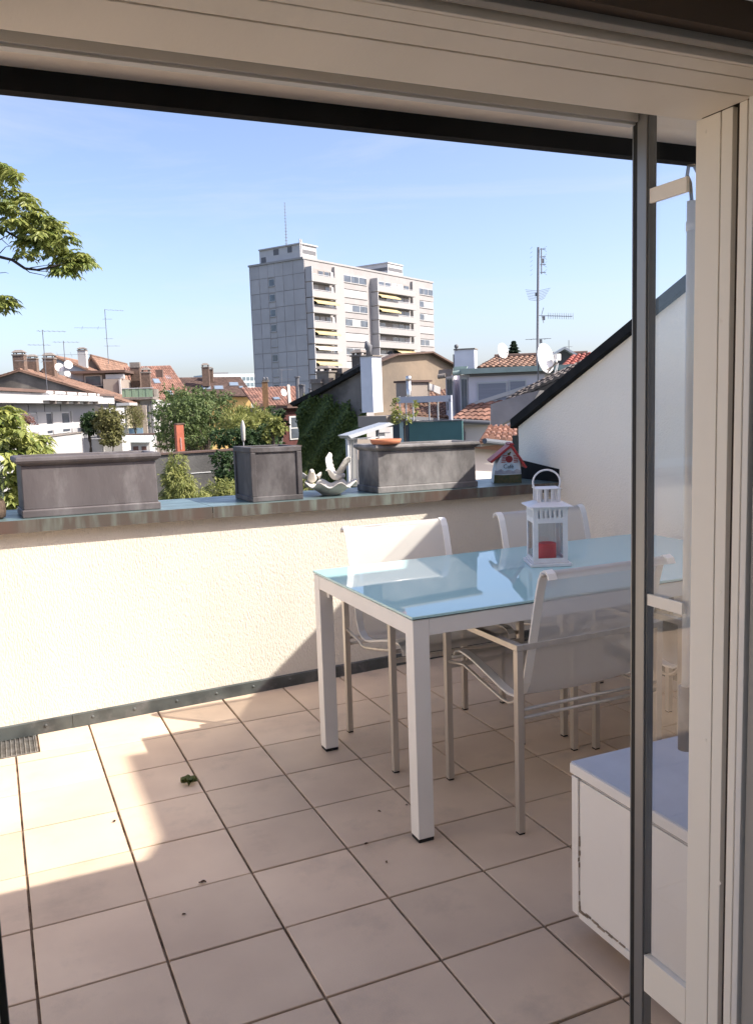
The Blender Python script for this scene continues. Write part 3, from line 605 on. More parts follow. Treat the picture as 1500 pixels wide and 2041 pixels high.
# ------------------------------------------------------------------ table
M_white = mat('white_powder_coat', (0.80,0.775,0.73), (0.77,0.745,0.70), scale=5, rough=0.42, spec=0.4)
M_steel = mat('brushed_steel', (0.62,0.575,0.515), (0.54,0.50,0.45), scale=30, rough=0.34, metal=0.6, stretch=(1,1,0.08))
mt = bpy.data.materials.new('aqua_back_painted_glass'); mt.use_nodes = True; bs_ = mt.node_tree.nodes['Principled BSDF']
bs_.inputs['Base Color'].default_value = (0.43,0.67,0.665,1); bs_.inputs['Roughness'].default_value = 0.015; bs_.inputs['IOR'].default_value = 1.52; bs_.inputs['Specular IOR Level'].default_value = 0.75
M_glass = mt
TX0, TX1, TY0, TY1, TZ = 1.143, 2.80, 2.328, 3.21, 0.737
tb = thing('dining_table', 'white metal dining table with aqua glass top on the tiled terrace', 'table', ((TX0+TX1)/2, (TY0+TY1)/2, 0))
b = MB(); b.box(TX0-.003, TX1+.003, TY0-.003, TY1+.003, TZ-0.009, TZ); b.build('glass_top', M_glass, tb, bevel=0.0015)
b = MB(); b.box(TX0+.004, TX1-.004, TY0+.004, TY1-.004, TZ-0.0125, TZ-0.0092); b.build('top_gasket', M_rubber, tb)
lw = 0.056
for (xa, xb, ya, yb_) in ((TX0+lw+.0006,TX1-lw-.0006,TY0+.001,TY0+0.026),(TX0+lw+.0006,TX1-lw-.0006,TY1-0.026,TY1-.001),(TX0+.001,TX0+0.026,TY0+lw+.0006,TY1-lw-.0006),(TX1-0.026,TX1-.001,TY0+lw+.0006,TY1-lw-.0006)):
    b = MB(); b.box(xa, xb, ya, yb_, TZ-0.066, TZ-0.0128); b.build('apron', M_white, tb, bevel=0.0015)
for (x, y) in ((TX0,TY0),(TX1-lw,TY0),(TX0,TY1-lw),(TX1-lw,TY1-lw)):
    b = MB(); b.box(x, x+lw, y, y+lw, 0.012, TZ-0.0128); lg = b.build('leg', M_white, tb, bevel=0.002)
    b = MB(); b.box(x+.002, x+lw-.002, y+.002, y+lw-.002, 0.0005, 0.0119); b.build('foot', M_rubber, tb)
b = MB(); b.box(TX0+.03,TX0+.045,TY1-lw-.028,TY1-lw-.001,TZ-.10,TZ-.067); b.box(TX0+.046,TX0+.05,TY1-lw-.022,TY1-lw-.006,TZ-.094,TZ-.073); b.build('extension_latch', M_white, tb, bevel=.001)

# ------------------------------------------------------------------ sling chairs
mt = bpy.data.materials.new('white_textile_mesh'); mt.use_nodes = True; nt = mt.node_tree; b_ = nt.nodes['Principled BSDF']
b_.inputs['Base Color'].default_value = (0.72,0.69,0.645,1); b_.inputs['Roughness'].default_value = 0.75; b_.inputs['Specular IOR Level'].default_value = 0.25
tl = _n(nt,'ShaderNodeBsdfTranslucent'); tl.inputs[0].default_value = (0.68,0.65,0.61,1); tp = _n(nt,'ShaderNodeBsdfTransparent')
m1 = _n(nt,'ShaderNodeMixShader'); m1.inputs[0].default_value = 0.25; nt.links.new(b_.outputs[0], m1.inputs[1]); nt.links.new(tl.outputs[0], m1.inputs[2])
m2 = _n(nt,'ShaderNodeMixShader'); m2.inputs[0].default_value = 0.34; nt.links.new(m1.outputs[0], m2.inputs[1]); nt.links.new(tp.outputs[0], m2.inputs[2]); nt.links.new(m2.outputs[0], nt.nodes['Material Output'].inputs[0])
M_mesh = mt
M_hem = mat('white_hem_tape', (0.82,0.785,0.73), rough=0.6)
PROF = [(-.345,.846),(-.338,.862),(-.322,.870),(-.306,.862),(-.292,.838),(-.276,.785),(-.256,.705),(-.236,.625),(-.216,.548),(-.198,.485),(-.178,.447),(-.148,.428),(-.108,.425),(-.060,.434),(.000,.450),(.060,.466),(.120,.480),(.170,.488),(.205,.490),(.230,.484),(.245,.470),(.247,.452)]
SPN = [Vector((0,y,z)) for y, z in PROF]
def make_chair():
    r = thing('sling_chair', 'x', 'chair', (0,0,0), 'sling chairs round the table')
    hw = 0.246; NW = 6
    b = MB()
    for k, p in enumerate(SPN):
        for j in range(NW+1):
            u = -1+2*j/NW; sag = -0.010*(1-u*u) if 10 < k < 20 else 0.0; bow = -0.006*(1-u*u) if k <= 10 else 0
            b.v.append((u*(hw-.0285), p.y+bow, p.z+sag))
    for k in range(len(SPN)-1):
        for j in range(NW): i = k*(NW+1)+j; b.f.append((i, i+1, i+NW+2, i+NW+1)); b.t.append(.5)
    b.build('sling', M_mesh, r, smooth=True)
    for sd in (-1, 1):
        b = MB(); n = len(SPN)
        for k, p in enumerate(SPN):
            d = (SPN[min(k+1,n-1)]-SPN[max(k-1,0)]).normalized(); nn = Vector((0,-d.z,d.y))*0.0035
            xa, xb = sd*(hw-.030), sd*hw
            b.v += [tuple(Vector((xa,p.y,p.z))+nn), tuple(Vector((xb,p.y,p.z))+nn), tuple(Vector((xb,p.y,p.z))-nn), tuple(Vector((xa,p.y,p.z))-nn)]
        for k in range(n-1):
            for j in range(4): b.f.append((4*k+j, 4*k+(j+1)%4, 4*k+4+(j+1)%4, 4*k+4+j)); b.t.append(.5)
        b.f.append((3,2,1,0)); b.f.append((4*n-4,4*n-3,4*n-2,4*n-1)); b.t += [.5,.5]
        b.build('side_hem', M_hem, r, smooth=False)
        X = sd*0.281
        for y in (-0.23, 0.23):
            b = MB(); b.box(X-.0115,X+.0115,y-.0115,y+.0115,0.006,0.606); lg = b.build('leg', M_steel, r, bevel=.0012)
            b = MB(); b.box(X-.0105,X+.0105,y-.0105,y+.0105,0.0005,0.0058); ft = b.build('foot', M_rubber, r)
        b = MB(); b.box(X-.0125,X+.0125,-0.2415,0.2415,0.6063,0.6263); b.build('armrest', M_steel, r, bevel=.0015)
        b = MB(); xr = sd*0.252; b.tube([(X,-0.219,0.452),(xr,-0.16,0.412),(xr,-0.13,0.400),(xr,-0.09,0.400),(xr,0.05,0.428),(xr,0.16,0.452),(X,0.219,0.454)], 0.0058, 8); b.build('side_rod', M_steel, r, smooth=True)
    b = MB(); b.box(-.268,.268,-.2415,-.2285,.6066,.6260); b.build('rear_crossbar', M_steel, r, bevel=.0012)
    for (y,z) in ((-0.232,.412),(-0.232,.385)):
        b = MB(); b.tube([(-.270,y,z),(.270,y,z)], .0066, 8); b.build('stretcher', M_steel, r, smooth=True)
    b = MB(); b.box(-.2692,.2692,.222,.238,.425,.441); b.build('stretcher', M_steel, r, bevel=.001)
    b = MB(); b.tube([(-.252,-.318,.8585),(.252,-.318,.8585)], .0075, 10); b.build('top_rod', M_steel, r, smooth=True)
    b = MB(); b.tube([(-.270,.222,.466),(.270,.222,.466)], .008, 10); b.build('front_rod', M_steel, r, smooth=True)
    for x in (-.2,.2):
        b = MB(); b.bar((x,.23,.441),(x,.224,.462),.006); b.build('bracket', M_steel, r)
    return r
proto = make_chair()
spots = [((1.592,3.078), math.pi, 'white mesh sling chair against the parapet, its back half in sunlight'),
         ((1.742,2.468), 0.0, 'white mesh sling chair with its back to the door, left of the stile'),
         ((2.352,3.070), math.pi, 'white mesh sling chair behind the lantern, in shade by gable wall'),
         ((2.385,2.440), 0.0, 'white mesh sling chair mostly hidden behind cabinet and right door jamb')]
for k, ((x, y), rz, lab) in enumerate(spots):
    o = proto if k == 0 else copy_tree(proto)
    o.location = (x, y, 0); o.rotation_euler = (0, 0, rz+random.uniform(-.012,.012)); o['label'] = lab

# ------------------------------------------------------------------ lantern with a red candle
M_lan = mat('white_painted_tin', (0.74,0.735,0.74), (0.68,0.67,0.68), scale=20, rough=0.45)
lo = onz(1092,1128,TZ); LC = Vector((1.985,2.82,TZ))
ln = thing('candle_lantern', 'white tin candle lantern with ring handle standing on the glass table', 'lantern', LC)
la = R(-23); lu = Vector((math.cos(la), math.sin(la), 0)); lv = Vector((-lu.y, lu.x, 0))
def lp(x, y, z): return LC + lu*x*.97 + lv*y*.97 + E3*z*.89
def lbox(b, x0, x1, y0, y1, z0, z1): return b.obox(lp(x0,y0,z0), lu*(x1-x0)*.97, lv*(y1-y0)*.97, E3*(z1-z0)*.89)
hb = 0.069
b = MB(); lbox(b,-hb-.014,hb+.014,-hb-.014,hb+.014,.001,.014); lbox(b,-hb-.004,hb+.004,-hb-.004,hb+.004,.0141,.022); b.build('base', M_lan, ln, bevel=.0015)
for sx_ in (-1,1):
    for sy_ in (-1,1):
        b = MB(); lbox(b, sx_*hb-(.010 if sx_>0 else 0), sx_*hb+(.010 if sx_<0 else 0), sy_*hb-(.010 if sy_>0 else 0), sy_*hb+(.010 if sy_<0 else 0), .0222,.262); b.build('corner_post', M_lan, ln)
def side(nrm):
    """one pierced upper band with slots, a bottom rail and a pane"""
    def q(b, a0_, a1_, z0, z1, d0=0.0, d1=0.003):
        if nrm == 'f': return lbox(b, a0_, a1_, -hb+d0, -hb+d1, z0, z1)
        if nrm == 'b': return lbox(b, a0_, a1_, hb-d1, hb-d0, z0, z1)
        if nrm == 'l': return lbox(b, -hb+d0, -hb+d1, a0_, a1_, z0, z1)
        return lbox(b, hb-d1, hb-d0, a0_, a1_, z0, z1)
    e = hb-.0102
    b = MB(); q(b,-e,e,.200,.2135); q(b,-e,e,.2465,.262)
    n = 6; wv = 2*e/(2*n+1)
    for k in range(n+1): q(b,-e+2*k*wv,-e+(2*k+1)*wv,.21355,.24645)
    b.build('slotted_band', M_lan, ln)
    b = MB(); q(b,-e,e,.0222,.036,0,.006); q(b,-e,e,.192,.1998,0,.006); q(b,-e,-e+.009,.0362,.1918,0,.006); q(b,e-.009,e,.0362,.1918,0,.006); pf = b.build('pane_frame', M_lan, ln)
    b = MB(); q(b,-e+.009,e-.009,.036,.192,.002,.0035); b.build('pane', clearglass('lantern_glass', (0.93,0.95,0.96), 0.1), ln)
for s_ in 'fblr': side(s_)
b = MB(); z0=.2622; b.v=[tuple(lp(x*(hb+.018),y*(hb+.018),z0)) for x,y in ((-1,-1),(1,-1),(1,1),(-1,1))]+[tuple(lp(x*(hb+.018),y*(hb+.018),z0+.003)) for x,y in ((-1,-1),(1,-1),(1,1),(-1,1))]+[tuple(lp(x*.042,y*.042,z0+.020)) for x,y in ((-1,-1),(1,-1),(1,1),(-1,1))]
b.f=[(3,2,1,0)]+[(i,(i+1)%4,4+(i+1)%4,4+i) for i in range(4)]+[(4+i,4+(i+1)%4,8+(i+1)%4,8+i) for i in range(4)]+[(8,9,10,11)]; b.t=[.5]*len(b.f); b.build('roof', M_lan, ln)
b = MB(); hc=.040
for sx_ in (-1,1):
    for sy_ in (-1,1): lbox(b, sx_*hc-.006, sx_*hc+.006, sy_*hc-.006, sy_*hc+.006, .2825,.3365)
for k in (-1,1):
    x=k*.0135
    for yy in (-hc,hc): lbox(b, x-.005,x+.005,yy-.002,yy+.002,.2825,.3365); 
    for xx in (-hc,hc): lbox(b, xx-.002,xx+.002,x-.005,x+.005,.2825,.3365)
b.build('vent_cage', M_lan, ln)
b = MB(); lbox(b,-hc-.010,hc+.010,-hc-.010,hc+.010,.3367,.341); b.build('vent_cap', M_lan, ln, bevel=.001)
hr = 0.054
b = MB(); b.tube([lp(hr*1.02*math.cos(g), 0, .352+hr*math.sin(g)+.012) for g in [R(-28+ (236)*k/28) for k in range(29)]], .0036, 8); b.build('ring_handle', M_lan, ln, smooth=True)
b = MB(); b.tube([lp(-hb+.004,-hb-.003,.085),lp(-hb+.004,-hb-.003,.115)],.003,6); b.tube([lp(-hb+.004,-hb-.006,.10),lp(-hb+.014,-hb-.010,.10)],.0025,6); b.build('latch', M_lan, ln)
cdl = thing('red_candle', 'short red candle burning down inside the white lantern', 'candle', lp(.012,.0,.023))
cdl['label'] = 'short red pillar candle standing inside the white lantern'
b = MB(); b.lathe([(0.035,0),(0.036,.002),(0.036,.062),(0.033,.064),(0.026,.057),(0,.056)], lp(.0,.0,.0225), 24); b.build('wax', mat('red_wax', (0.78,0.03,0.025), (0.68,0.025,0.02), scale=20, rough=0.4), cdl, smooth=True)
b = MB(); b.tube([lp(0,0,.077),lp(.002,0,.088)],.0013,6); b.build('wick', M_rubber, cdl)

# ------------------------------------------------------------------ scraps on the tiles
M_gleaf = leafmat('wilted_green_leaf', (0.10,0.13,0.035), (0.20,0.22,0.09))
def scrap(name, label, x, y, size, m_, n=3, curl=.4, cat='leaf'):
    p = onz(x, y, 0.0); b = MB()
    for k in range(n):
        a = random.uniform(0,6.28); u = Vector((math.cos(a),math.sin(a),0)); v = Vector((-u.y,u.x,0)); c = p+u*size*random.uniform(0,.3)+E3*.0012*k
        P = [[c+u*size*(i/4-.5)+v*size*.32*math.sin(math.pi*(.08+.84*i/4))*j+E3*(size*curl*(abs(j)*.5*random.uniform(.3,1)+.25*random.random())+.0015) for j in (-1,0,1)] for i in range(5)]
        for i in range(4):
            for j in range(2): b.quad(P[i][j],P[i+1][j],P[i+1][j+1],P[i][j+1])
    o = b.build(name, m_, smooth=True, weld=True); return tag(o, label, cat)
scrap('fallen_leaf', 'curled green leaf lying in shade on the floor tiles', 381, 1562, 0.055, M_gleaf, 5, .7)
M_crumb = leafmat('dead_brown_leaf', (0.045,0.018,0.008), (0.09,0.04,0.015))
for (x,y,sz,lab) in ((404,1760,.018,'brown leaf crumb on the joint nearest the door'),(731,1683,.013,'brown crumb on the joint left of the front table leg'),(229,1638,.012,'tiny dark leaf scrap lying on the sunlit tile'),(755,1618,.010,'small brown crumb on tile between the two table legs'),(810,1606,.009,'small brown crumb close beside the front table leg'),(367,1824,.010,'tiny grey twig scrap alone on tile near bottom left'),(770,1720,.009,'thin twig scrap on the tile below the front table leg')):
    scrap('leaf_crumb', lab, x, y, sz, M_crumb, 2, .5, 'leaf scrap')

# ================================================================== the town behind
b = MB(); b.quad((-900,-600,-15),(1200,-600,-15),(1200,1500,-15),(-900,1500,-15)); struct(b.build('ground', mat('courtyard_ground', (0.10,0.10,0.085), (0.06,0.075,0.045), scale=0.06, rough=0.95)))
M_twr = mat('tower_grey_concrete', (0.45,0.44,0.445), (0.40,0.39,0.395), scale=0.35, rough=0.9, tint=0.05)
M_twl = mat('tower_pink_concrete', (0.335,0.317,0.312), (0.30,0.283,0.278), scale=0.5, rough=0.9, tint=0.03)
M_twp = mat('tower_pale_panel', (0.335,0.322,0.316), rough=0.85, tint=0.04)
M_pent = mat('penthouse_white_sheet', (0.55,0.54,0.54), (0.50,0.49,0.49), scale=0.6, rough=0.7)
M_band = mat('dark_grey_louvre', (0.14,0.14,0.15), rough=0.6)
M_pane = mat('dark_window_glass', (0.045,0.055,0.07), (0.09,0.11,0.14), scale=0.8, rough=0.08, spec=0.8)
M_blind = mat('pale_roller_blind', (0.38,0.37,0.37), rough=0.7)
M_wfr = mat('white_window_frame', (0.50,0.50,0.50), rough=0.5)
M_yel = mat('yellow_awning_cloth', (0.52,0.43,0.24), (0.46,0.37,0.20), scale=2, rough=0.85)
M_whaw = mat('cream_awning_cloth', (0.72,0.66,0.54), rough=0.85)
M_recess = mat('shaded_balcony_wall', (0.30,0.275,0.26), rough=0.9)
M_rail = mat('pale_metal_rail', (0.55,0.55,0.55), rough=0.4, metal=0.3)
# ------------------------------------------------------------------ tower block
DT = 165.0; tc0 = at(607, 540, DT)
FR = Facade(tc0, math.degrees(math.atan2(ray(1918,762).x, ray(1918,762).y)))
FL = Facade(tc0, math.degrees(math.atan2(ray(-1692,883).x, ray(-1692,883).y)))
LR = FR.sz(864,600)[0]; LL = FL.sz(501.5,600)[0]
zr = FR.sz(606,515.5)[1]; zg = -15.0
tw = thing('tower_block', 'tall grey concrete apartment tower with stacked balconies and yellow awnings', 'tower', (tc0.x, tc0.y, zg))
b = MB(); b.obox(FR.pt(0,zg,-.25)+FL.u*0.25*0, FR.u*LR, FL.u*LL, Vector((0,0,zr-zg)));
o = b.build('core', M_twl, tw)
b = MB(); b.obox(FR.pt(-.3,zr,-.1), FR.u*(LR+.6), FL.u*(LL+.2), Vector((0,0,.35))); b.build('roof_edge', M_twp, tw)
# shaded end wall, panel by panel
hf = 2.92
cols = [FL.sz(x,620)[0] for x in (606.5,588,568,551,537.5,520.5,502)]
cols[0] = 0.0; cols[-1] = LL
wcol = (3,4)
M_joint = mat('dark_joint', (0.16,0.16,0.165), rough=.9)
zrow = [FL.sz(588,y)[1] for y in (546,)][0]
for c in range(6):
    q0, q1 = cols[c], cols[c+1]
    for k in range(12):
        z1 = zrow-k*hf; z0 = max(z1-hf, zg)
        if z0 < -9: continue
        if c == 3:                                   # window column: spandrel and window
            b = MB(); FL.slab(b, q0+.03, q1-.03, z0+.03, z0+1.15, -.1, .06); b.build('panel', M_twr, tw)
            w0, w1 = q0+.12, q1-.12
            b = MB(); FL.slab(b, w0, w1, z0+1.2, z0+2.6, -.1, .03); wn = b.build('window', M_wfr, tw)
            bl = random.random()
            b = MB(); FL.slab(b, w0+.12, w1-.12, z0+1.32, z0+2.5, -.1, .06); p_ = b.build('pane', M_blind if bl < .45 else M_pane, tw); p_.parent = wn; p_.matrix_parent_inverse = Matrix.Identity(4)
            b = MB(); FL.slab(b, q0+.02, q1-.02, z0+1.08, z0+1.2, .0, .22); p_ = b.build('sill', M_twp, tw); p_.parent = wn; p_.matrix_parent_inverse = Matrix.Identity(4)
            continue
        b = MB(); FL.slab(b, q0+.06, q1-.06, z0+.07, z1-.07, -.1, .07+random.uniform(0,.03)); b.build('panel', M_twr, tw)
    b = MB(); FL.slab(b, q0+.03, q1-.03, zrow+.03, zr-.03, -.1, .08); b.build('panel', M_twr, tw)
b = MB(); FL.slab(b, 0.02, LL, zg, zr-.05, -.12, .005); b.build('joint_backing', M_joint, tw)
# sunny long side
def fx(x): return FR.sz(x, 600)[0]
zb0 = FR.sz(633,552)[1]                            # top of the first balcony parapet at the first column
def child(b, nm, m_, par_): o = b.build(nm, m_, tw); o.parent = par_; o.matrix_parent_inverse = Matrix.Identity(4); return o
c1a, c1b = fx(612), fx(660); c2a, c2b = fx(742), fx(817)
for (xa, xb) in ((666,684),(820,833)):
    b = MB(); FR.slab(b, fx(xa), fx(xb), zg, zr-.6, -.26, .35); b.build('pilaster', M_twp, tw)
def window(q0, q1, z0, z1, n, blinds, name='window'):
    b = MB(); FR.slab(b, q0, q1, z0, z1, -.26, .05); wn = b.build(name, M_wfr, tw)
    w_ = (q1-q0)/n
    for i in range(n):
        b = MB(); FR.slab(b, q0+i*w_+.09, q0+(i+1)*w_-.09, z0+.1, z1-.1, 0, .08); child(b, 'pane', M_blind if blinds[i % len(blinds)] else M_pane, wn)
    b = MB(); FR.slab(b, q0-.05, q1+.05, z0-.12, z0, 0, .18); child(b, 'sill', M_twp, wn)
rnd = random.Random(5)
aw1 = {2:'y',4:'y',5:'c',6:'y'}; aw2 = {1:'y',2:'y',5:'y'}
for k in range(8):
    zt_ = zb0-k*hf
    if zt_ < -6: break
    for col, (qa, qb, aws) in enumerate(((c1a,c1b,aw1),(c2a,c2b,aw2))):
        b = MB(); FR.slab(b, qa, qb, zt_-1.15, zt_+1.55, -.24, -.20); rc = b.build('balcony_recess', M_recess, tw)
        n_ = 4 if col == 0 else 6; w_ = (qb-qa)/n_
        for i in range(n_):
            if rnd.random() < .8:
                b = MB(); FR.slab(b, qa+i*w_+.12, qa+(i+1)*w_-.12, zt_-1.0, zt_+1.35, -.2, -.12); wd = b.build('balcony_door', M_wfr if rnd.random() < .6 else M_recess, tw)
                b = MB(); FR.slab(b, qa+i*w_+.26, qa+(i+1)*w_-.26, zt_-.9, zt_+1.22, -.12, -.09); child(b, 'pane', M_pane if rnd.random() < .75 else M_blind, wd)
        dp = 1.55
        b = MB(); FR.slab(b, qa, qb, zt_-1.25, zt_-1.0, -.2, dp); FR.slab(b, qa, qb, zt_-1.0, zt_, dp-.15, dp); FR.slab(b, qa, qa+.15, zt_-1.0, zt_, -.2, dp-.15); FR.slab(b, qb-.15, qb, zt_-1.0, zt_, -.2, dp-.15)
        bal = b.build('balcony', M_twp, tw)
        b = MB(); FR.slab(b, qa+.2, qb-.8, zt_+.12, zt_+.2, dp-.12, dp-.04)
        for i in range(5): q = qa+.3+i*(qb-qa-1.2)/4; FR.slab(b, q, q+.06, zt_, zt_+.12, dp-.11, dp-.05)
        child(b, 'railing', M_rail, bal)
        b = MB(); FR.slab(b, qa-.25, qa-.02, zt_-1.25, zt_+1.5, -.24, dp+.05); b.build('balcony_fin', M_twr if col else M_twr, tw)
        if k in aws:
            y_ = aws[k]; q0, q1 = (qa+.3, qb-.1) if col == 0 else ((qa+.2, qa+(qb-qa)*.52) if k < 4 else (qa+(qb-qa)*.5, qb-.1))
            b = MB(); A = FR.pt(q0, zt_+1.5, .3); B_ = FR.pt(q1, zt_+1.5, .3); D_ = FR.pt(q0, zt_+.62, dp+.6); C_ = FR.pt(q1, zt_+.62, dp+.6)
            b.prism([A,B_,C_,D_], (0,0,.06)); b.prism([D_, C_, C_-Vector((0,0,.22)), D_-Vector((0,0,.22))], FR.n*.04); child(b, 'awning', M_yel if y_ == 'y' else M_whaw, bal)
    zw = zt_-.1
    window(fx(660.5), fx(666), zw, zw+1.45, 1, [rnd.random() < .6])
    if k == 0: bl = [0,0,0]
    else: bl = [[1,1,1],[1,0,0],[0,1,0],[1,1,1],[0,0,1],[1,0,1],[0,0,0]][k-1]
    window(fx(685), fx(731), zw, zw+1.45, 3, bl)
    b = MB(); FR.slab(b, fx(684.5), fx(733), zw-1.3, zw-.14, -.25, .03); b.build('spandrel', M_twl, tw)
    window(fx(834.5), fx(862), zw, zw+1.45, 3, [[0,0,0],[0,1,1],[0,1,1],[1,1,1],[0,0,1],[1,1,1],[0,1,0]][k % 7])
    b = MB(); FR.slab(b, fx(834), fx(863.5), zw-1.3, zw-.14, -.25, .03); b.build('spandrel', M_twl, tw)
# roof penthouses
p0 = FR.sz(606,515)[0]; L1 = FR.sz(640,500)[0]
z1 = zr+.35; hp = FR.sz(606,488)[1]-zr
b = MB(); b.obox(FR.pt(.6,z1,-1.2), FR.u*(L1-.6), FL.u*(LL*.76), Vector((0,0,hp))); ph = b.build('penthouse', M_pent, tw)
b = MB(); b.obox(FR.pt(.3,z1+hp,-.9), FR.u*(L1-.1), FL.u*(LL*.78), Vector((0,0,.25))); child(b, 'roof_edge', M_twr, ph)
b = MB(); FR.slab(b, .9, L1-.2, z1+hp*.36, z1+hp*.66, -1.2, -1.15); child(b, 'louvre_band', M_band, ph)
for (q, zz, w_) in ((2.2,.52,.9),(5.6,.50,1.1),(9.0,.05,1.0)):
    b = MB(); o_ = FR.pt(.6,z1+hp*zz,-1.2)+FL.u*q-FR.u*.06; b.obox(o_, FL.u*w_*1.2, FR.u*.05, Vector((0,0,1.1))); child(b, 'window', M_band, ph)
q0, q1 = FR.sz(778,540)[0], FR.sz(812,540)[0]
off = 5.5
q0 = (FR.sz(782,540)[0]); q1 = FR.sz(811,540)[0]; h2 = hp*.93
b = MB(); b.obox(FR.pt(q0,z1,-1.2), FR.u*(q1-q0), FL.u*(LL*.85), Vector((0,0,h2))); ph = b.build('penthouse', M_pent, tw)
b = MB(); b.obox(FR.pt(q0-.2,z1+h2,-1.0), FR.u*(q1-q0+.4), FL.u*(LL*.87), Vector((0,0,.25))); child(b, 'roof_edge', M_twr, ph)
b = MB(); FR.slab(b, q0+.2, q1-.2, z1+h2*.36, z1+h2*.66, -1.2, -1.15); child(b, 'louvre_band', M_band, ph)
b = MB(); b.obox(FR.pt(q0-.05,z1+h2*.36,-1.4), FR.u*.05, FL.u*(LL*.8), Vector((0,0,h2*.3))); child(b, 'louvre_band', M_band, ph)
ab = FR.pt(.6, z1+hp, -1.2)+FL.u*LL*.25; at_z = FL.hit(575.5,402).z
def lattice(b, base, ztop, r):
    n = 14
    for k in range(n):
        za, zb = base.z+(ztop-base.z)*k/n, base.z+(ztop-base.z)*(k+1)/n; rr = r*(1-.5*k/n)
        b.tube([(base.x,base.y,za),(base.x,base.y,zb)], rr*.6, 5); b.bar((base.x-rr*2.2,base.y,zb-.1),(base.x+rr*2.2,base.y,zb-.1), rr*.6)
b = MB(); lattice(b, ab, ab.z+(488-402)*DT/FPX*1.0, .13); b.build('antenna_mast', M_band, tw)
for q in (-.2,.25): 
    b = MB(); b.tube([FR.pt(.5+q,z1,-1.1),FR.pt(.5+q,z1+hp+.9,-1.1)], .14, 6); b.build('vent_pipe', M_pent, tw)

# far office block
FO = Facade(at(470,757,260), 80)
q = FO.rect(424,745,516,790)
ob = thing('office_block', 'distant glassy pale blue office block beside the tower', 'building', FO.pt(0,-15))
b = MB(); FO.slab(b, q[0], q[1], -15, q[3], -14, 0); b.build('body', mat('pale_blue_cladding', (0.50,0.56,0.58), rough=.6), ob)
for i in range(11):
    for j in range(4):
        a0 = q[0]+.5+i*(q[1]-q[0]-.6)/11; z = q[3]-1.0-j*1.75
        b = MB(); FO.slab(b, a0, a0+(q[1]-q[0])/11*.74, z-1.05, z, -.1, .05); b.build('window', mat('blue_glass', (0.08,0.13,0.16), (0.14,0.20,0.24), scale=.4, rough=.15, spec=.8), ob)
b = MB(); FO.slab(b, q[0]+1, q[1]-9, q[3], q[3]+.5, -8, -2); b.build('roof_plant', M_band, ob)

# ------------------------------------------------------------------ tiled roofs and chimneys
M_red = mat('orange_red_roof_tile', (0.28,0.145,0.105), (0.20,0.11,0.085), scale=0.9, rough=0.85, tint=0.28, c3=(0.20,0.11,0.08), s3=.5, lo3=.55, hi3=.8)
M_tan = mat('weathered_tan_roof_tile', (0.26,0.155,0.11), (0.18,0.11,0.08), scale=0.9, rough=0.9, tint=0.28, c3=(0.16,0.10,0.075), s3=.6, lo3=.52, hi3=.8)
M_brn = mat('dark_brown_roof_tile', (0.135,0.085,0.068), (0.10,0.066,0.055), scale=0.7, rough=0.9, tint=0.22)
M_gwall = mat('sooty_brown_render', (0.23,0.20,0.17), (0.12,0.105,0.09), scale=0.45, rough=0.95, bump=.02, bscale=3, c3=(0.07,0.062,0.058), s3=.35, lo3=.5, hi3=.72)
M_wwall = mat('white_render', (0.46,0.448,0.44), (0.41,0.40,0.393), scale=.5, rough=.9, c3=(0.45,0.43,0.41), s3=.6, lo3=.66, hi3=.9)
M_brick = mat('brown_brick', (0.165,0.11,0.085), (0.11,0.077,0.06), scale=5, rough=.95, bump=.02, bscale=12)
M_pot = mat('grey_chimney_cowl', (0.24,0.21,0.185), (0.17,0.145,0.13), scale=4, rough=.9)
M_dish = mat('white_dish', (0.72,0.70,0.69), (0.64,0.62,0.61), scale=1.5, rough=.5)
M_ant = mat('antenna_metal', (0.16,0.16,0.175), rough=.5, metal=.4)
def tile_sheet(A, B_, C_, D_, pu=.28, pv=.36, hgt=.05, keep=None):
    """overlapping barrel tiles from eave A-B up to ridge D-C"""
    A, B_, C_, D_ = map(Vector, (A,B_,C_,D_)); b = MB()
    nu = max(2, int((B_-A).length/pu)); nv = max(2, int(((D_-A).length+(C_-B_).length)/2/pv))
    N = (B_-A).cross(D_-A).normalized()
    if N.z < 0: N = -N
    prof = [(0,0),(.18,.8),(.42,1.0),(.66,.8),(.84,0.0),(1,0.0)]
    def P(u, v, h): return (A.lerp(B_,u)).lerp(D_.lerp(C_,u), v)+N*h
    for r in range(nv):
        v0, v1 = r/nv, (r+1)/nv
        for c in range(nu):
            tt = random.random(); j = random.uniform(-.012,.012); jv = random.uniform(-.02,.02)/nv
            for k in range(5):
                (ua, ha), (ub, hb_) = prof[k], prof[k+1]; ua, ub = (c+ua)/nu, (c+ub)/nu
                b.quad(P(ua,v0+jv,ha*hgt+.035+j), P(ub,v0+jv,hb_*hgt+.035+j), P(ub,v1,hb_*hgt), P(ua,v1,ha*hgt), tt)
                b.quad(P(ua,v0+jv,ha*hgt+.035+j), P(ua,v0+jv,ha*hgt*.5-.02), P(ub,v0+jv,hb_*hgt*.5-.02), P(ub,v0+jv,hb_*hgt+.035+j), tt)
    return b
def slab_poly(pts, th, m_, nm, par_):
    pts = [Vector(p) for p in pts]; N = (pts[1]-pts[0]).cross(pts[2]-pts[0]).normalized()
    if N.z < 0: N = -N
    b = MB(); b.prism(pts, -N*th); return b.build(nm, m_, par_)
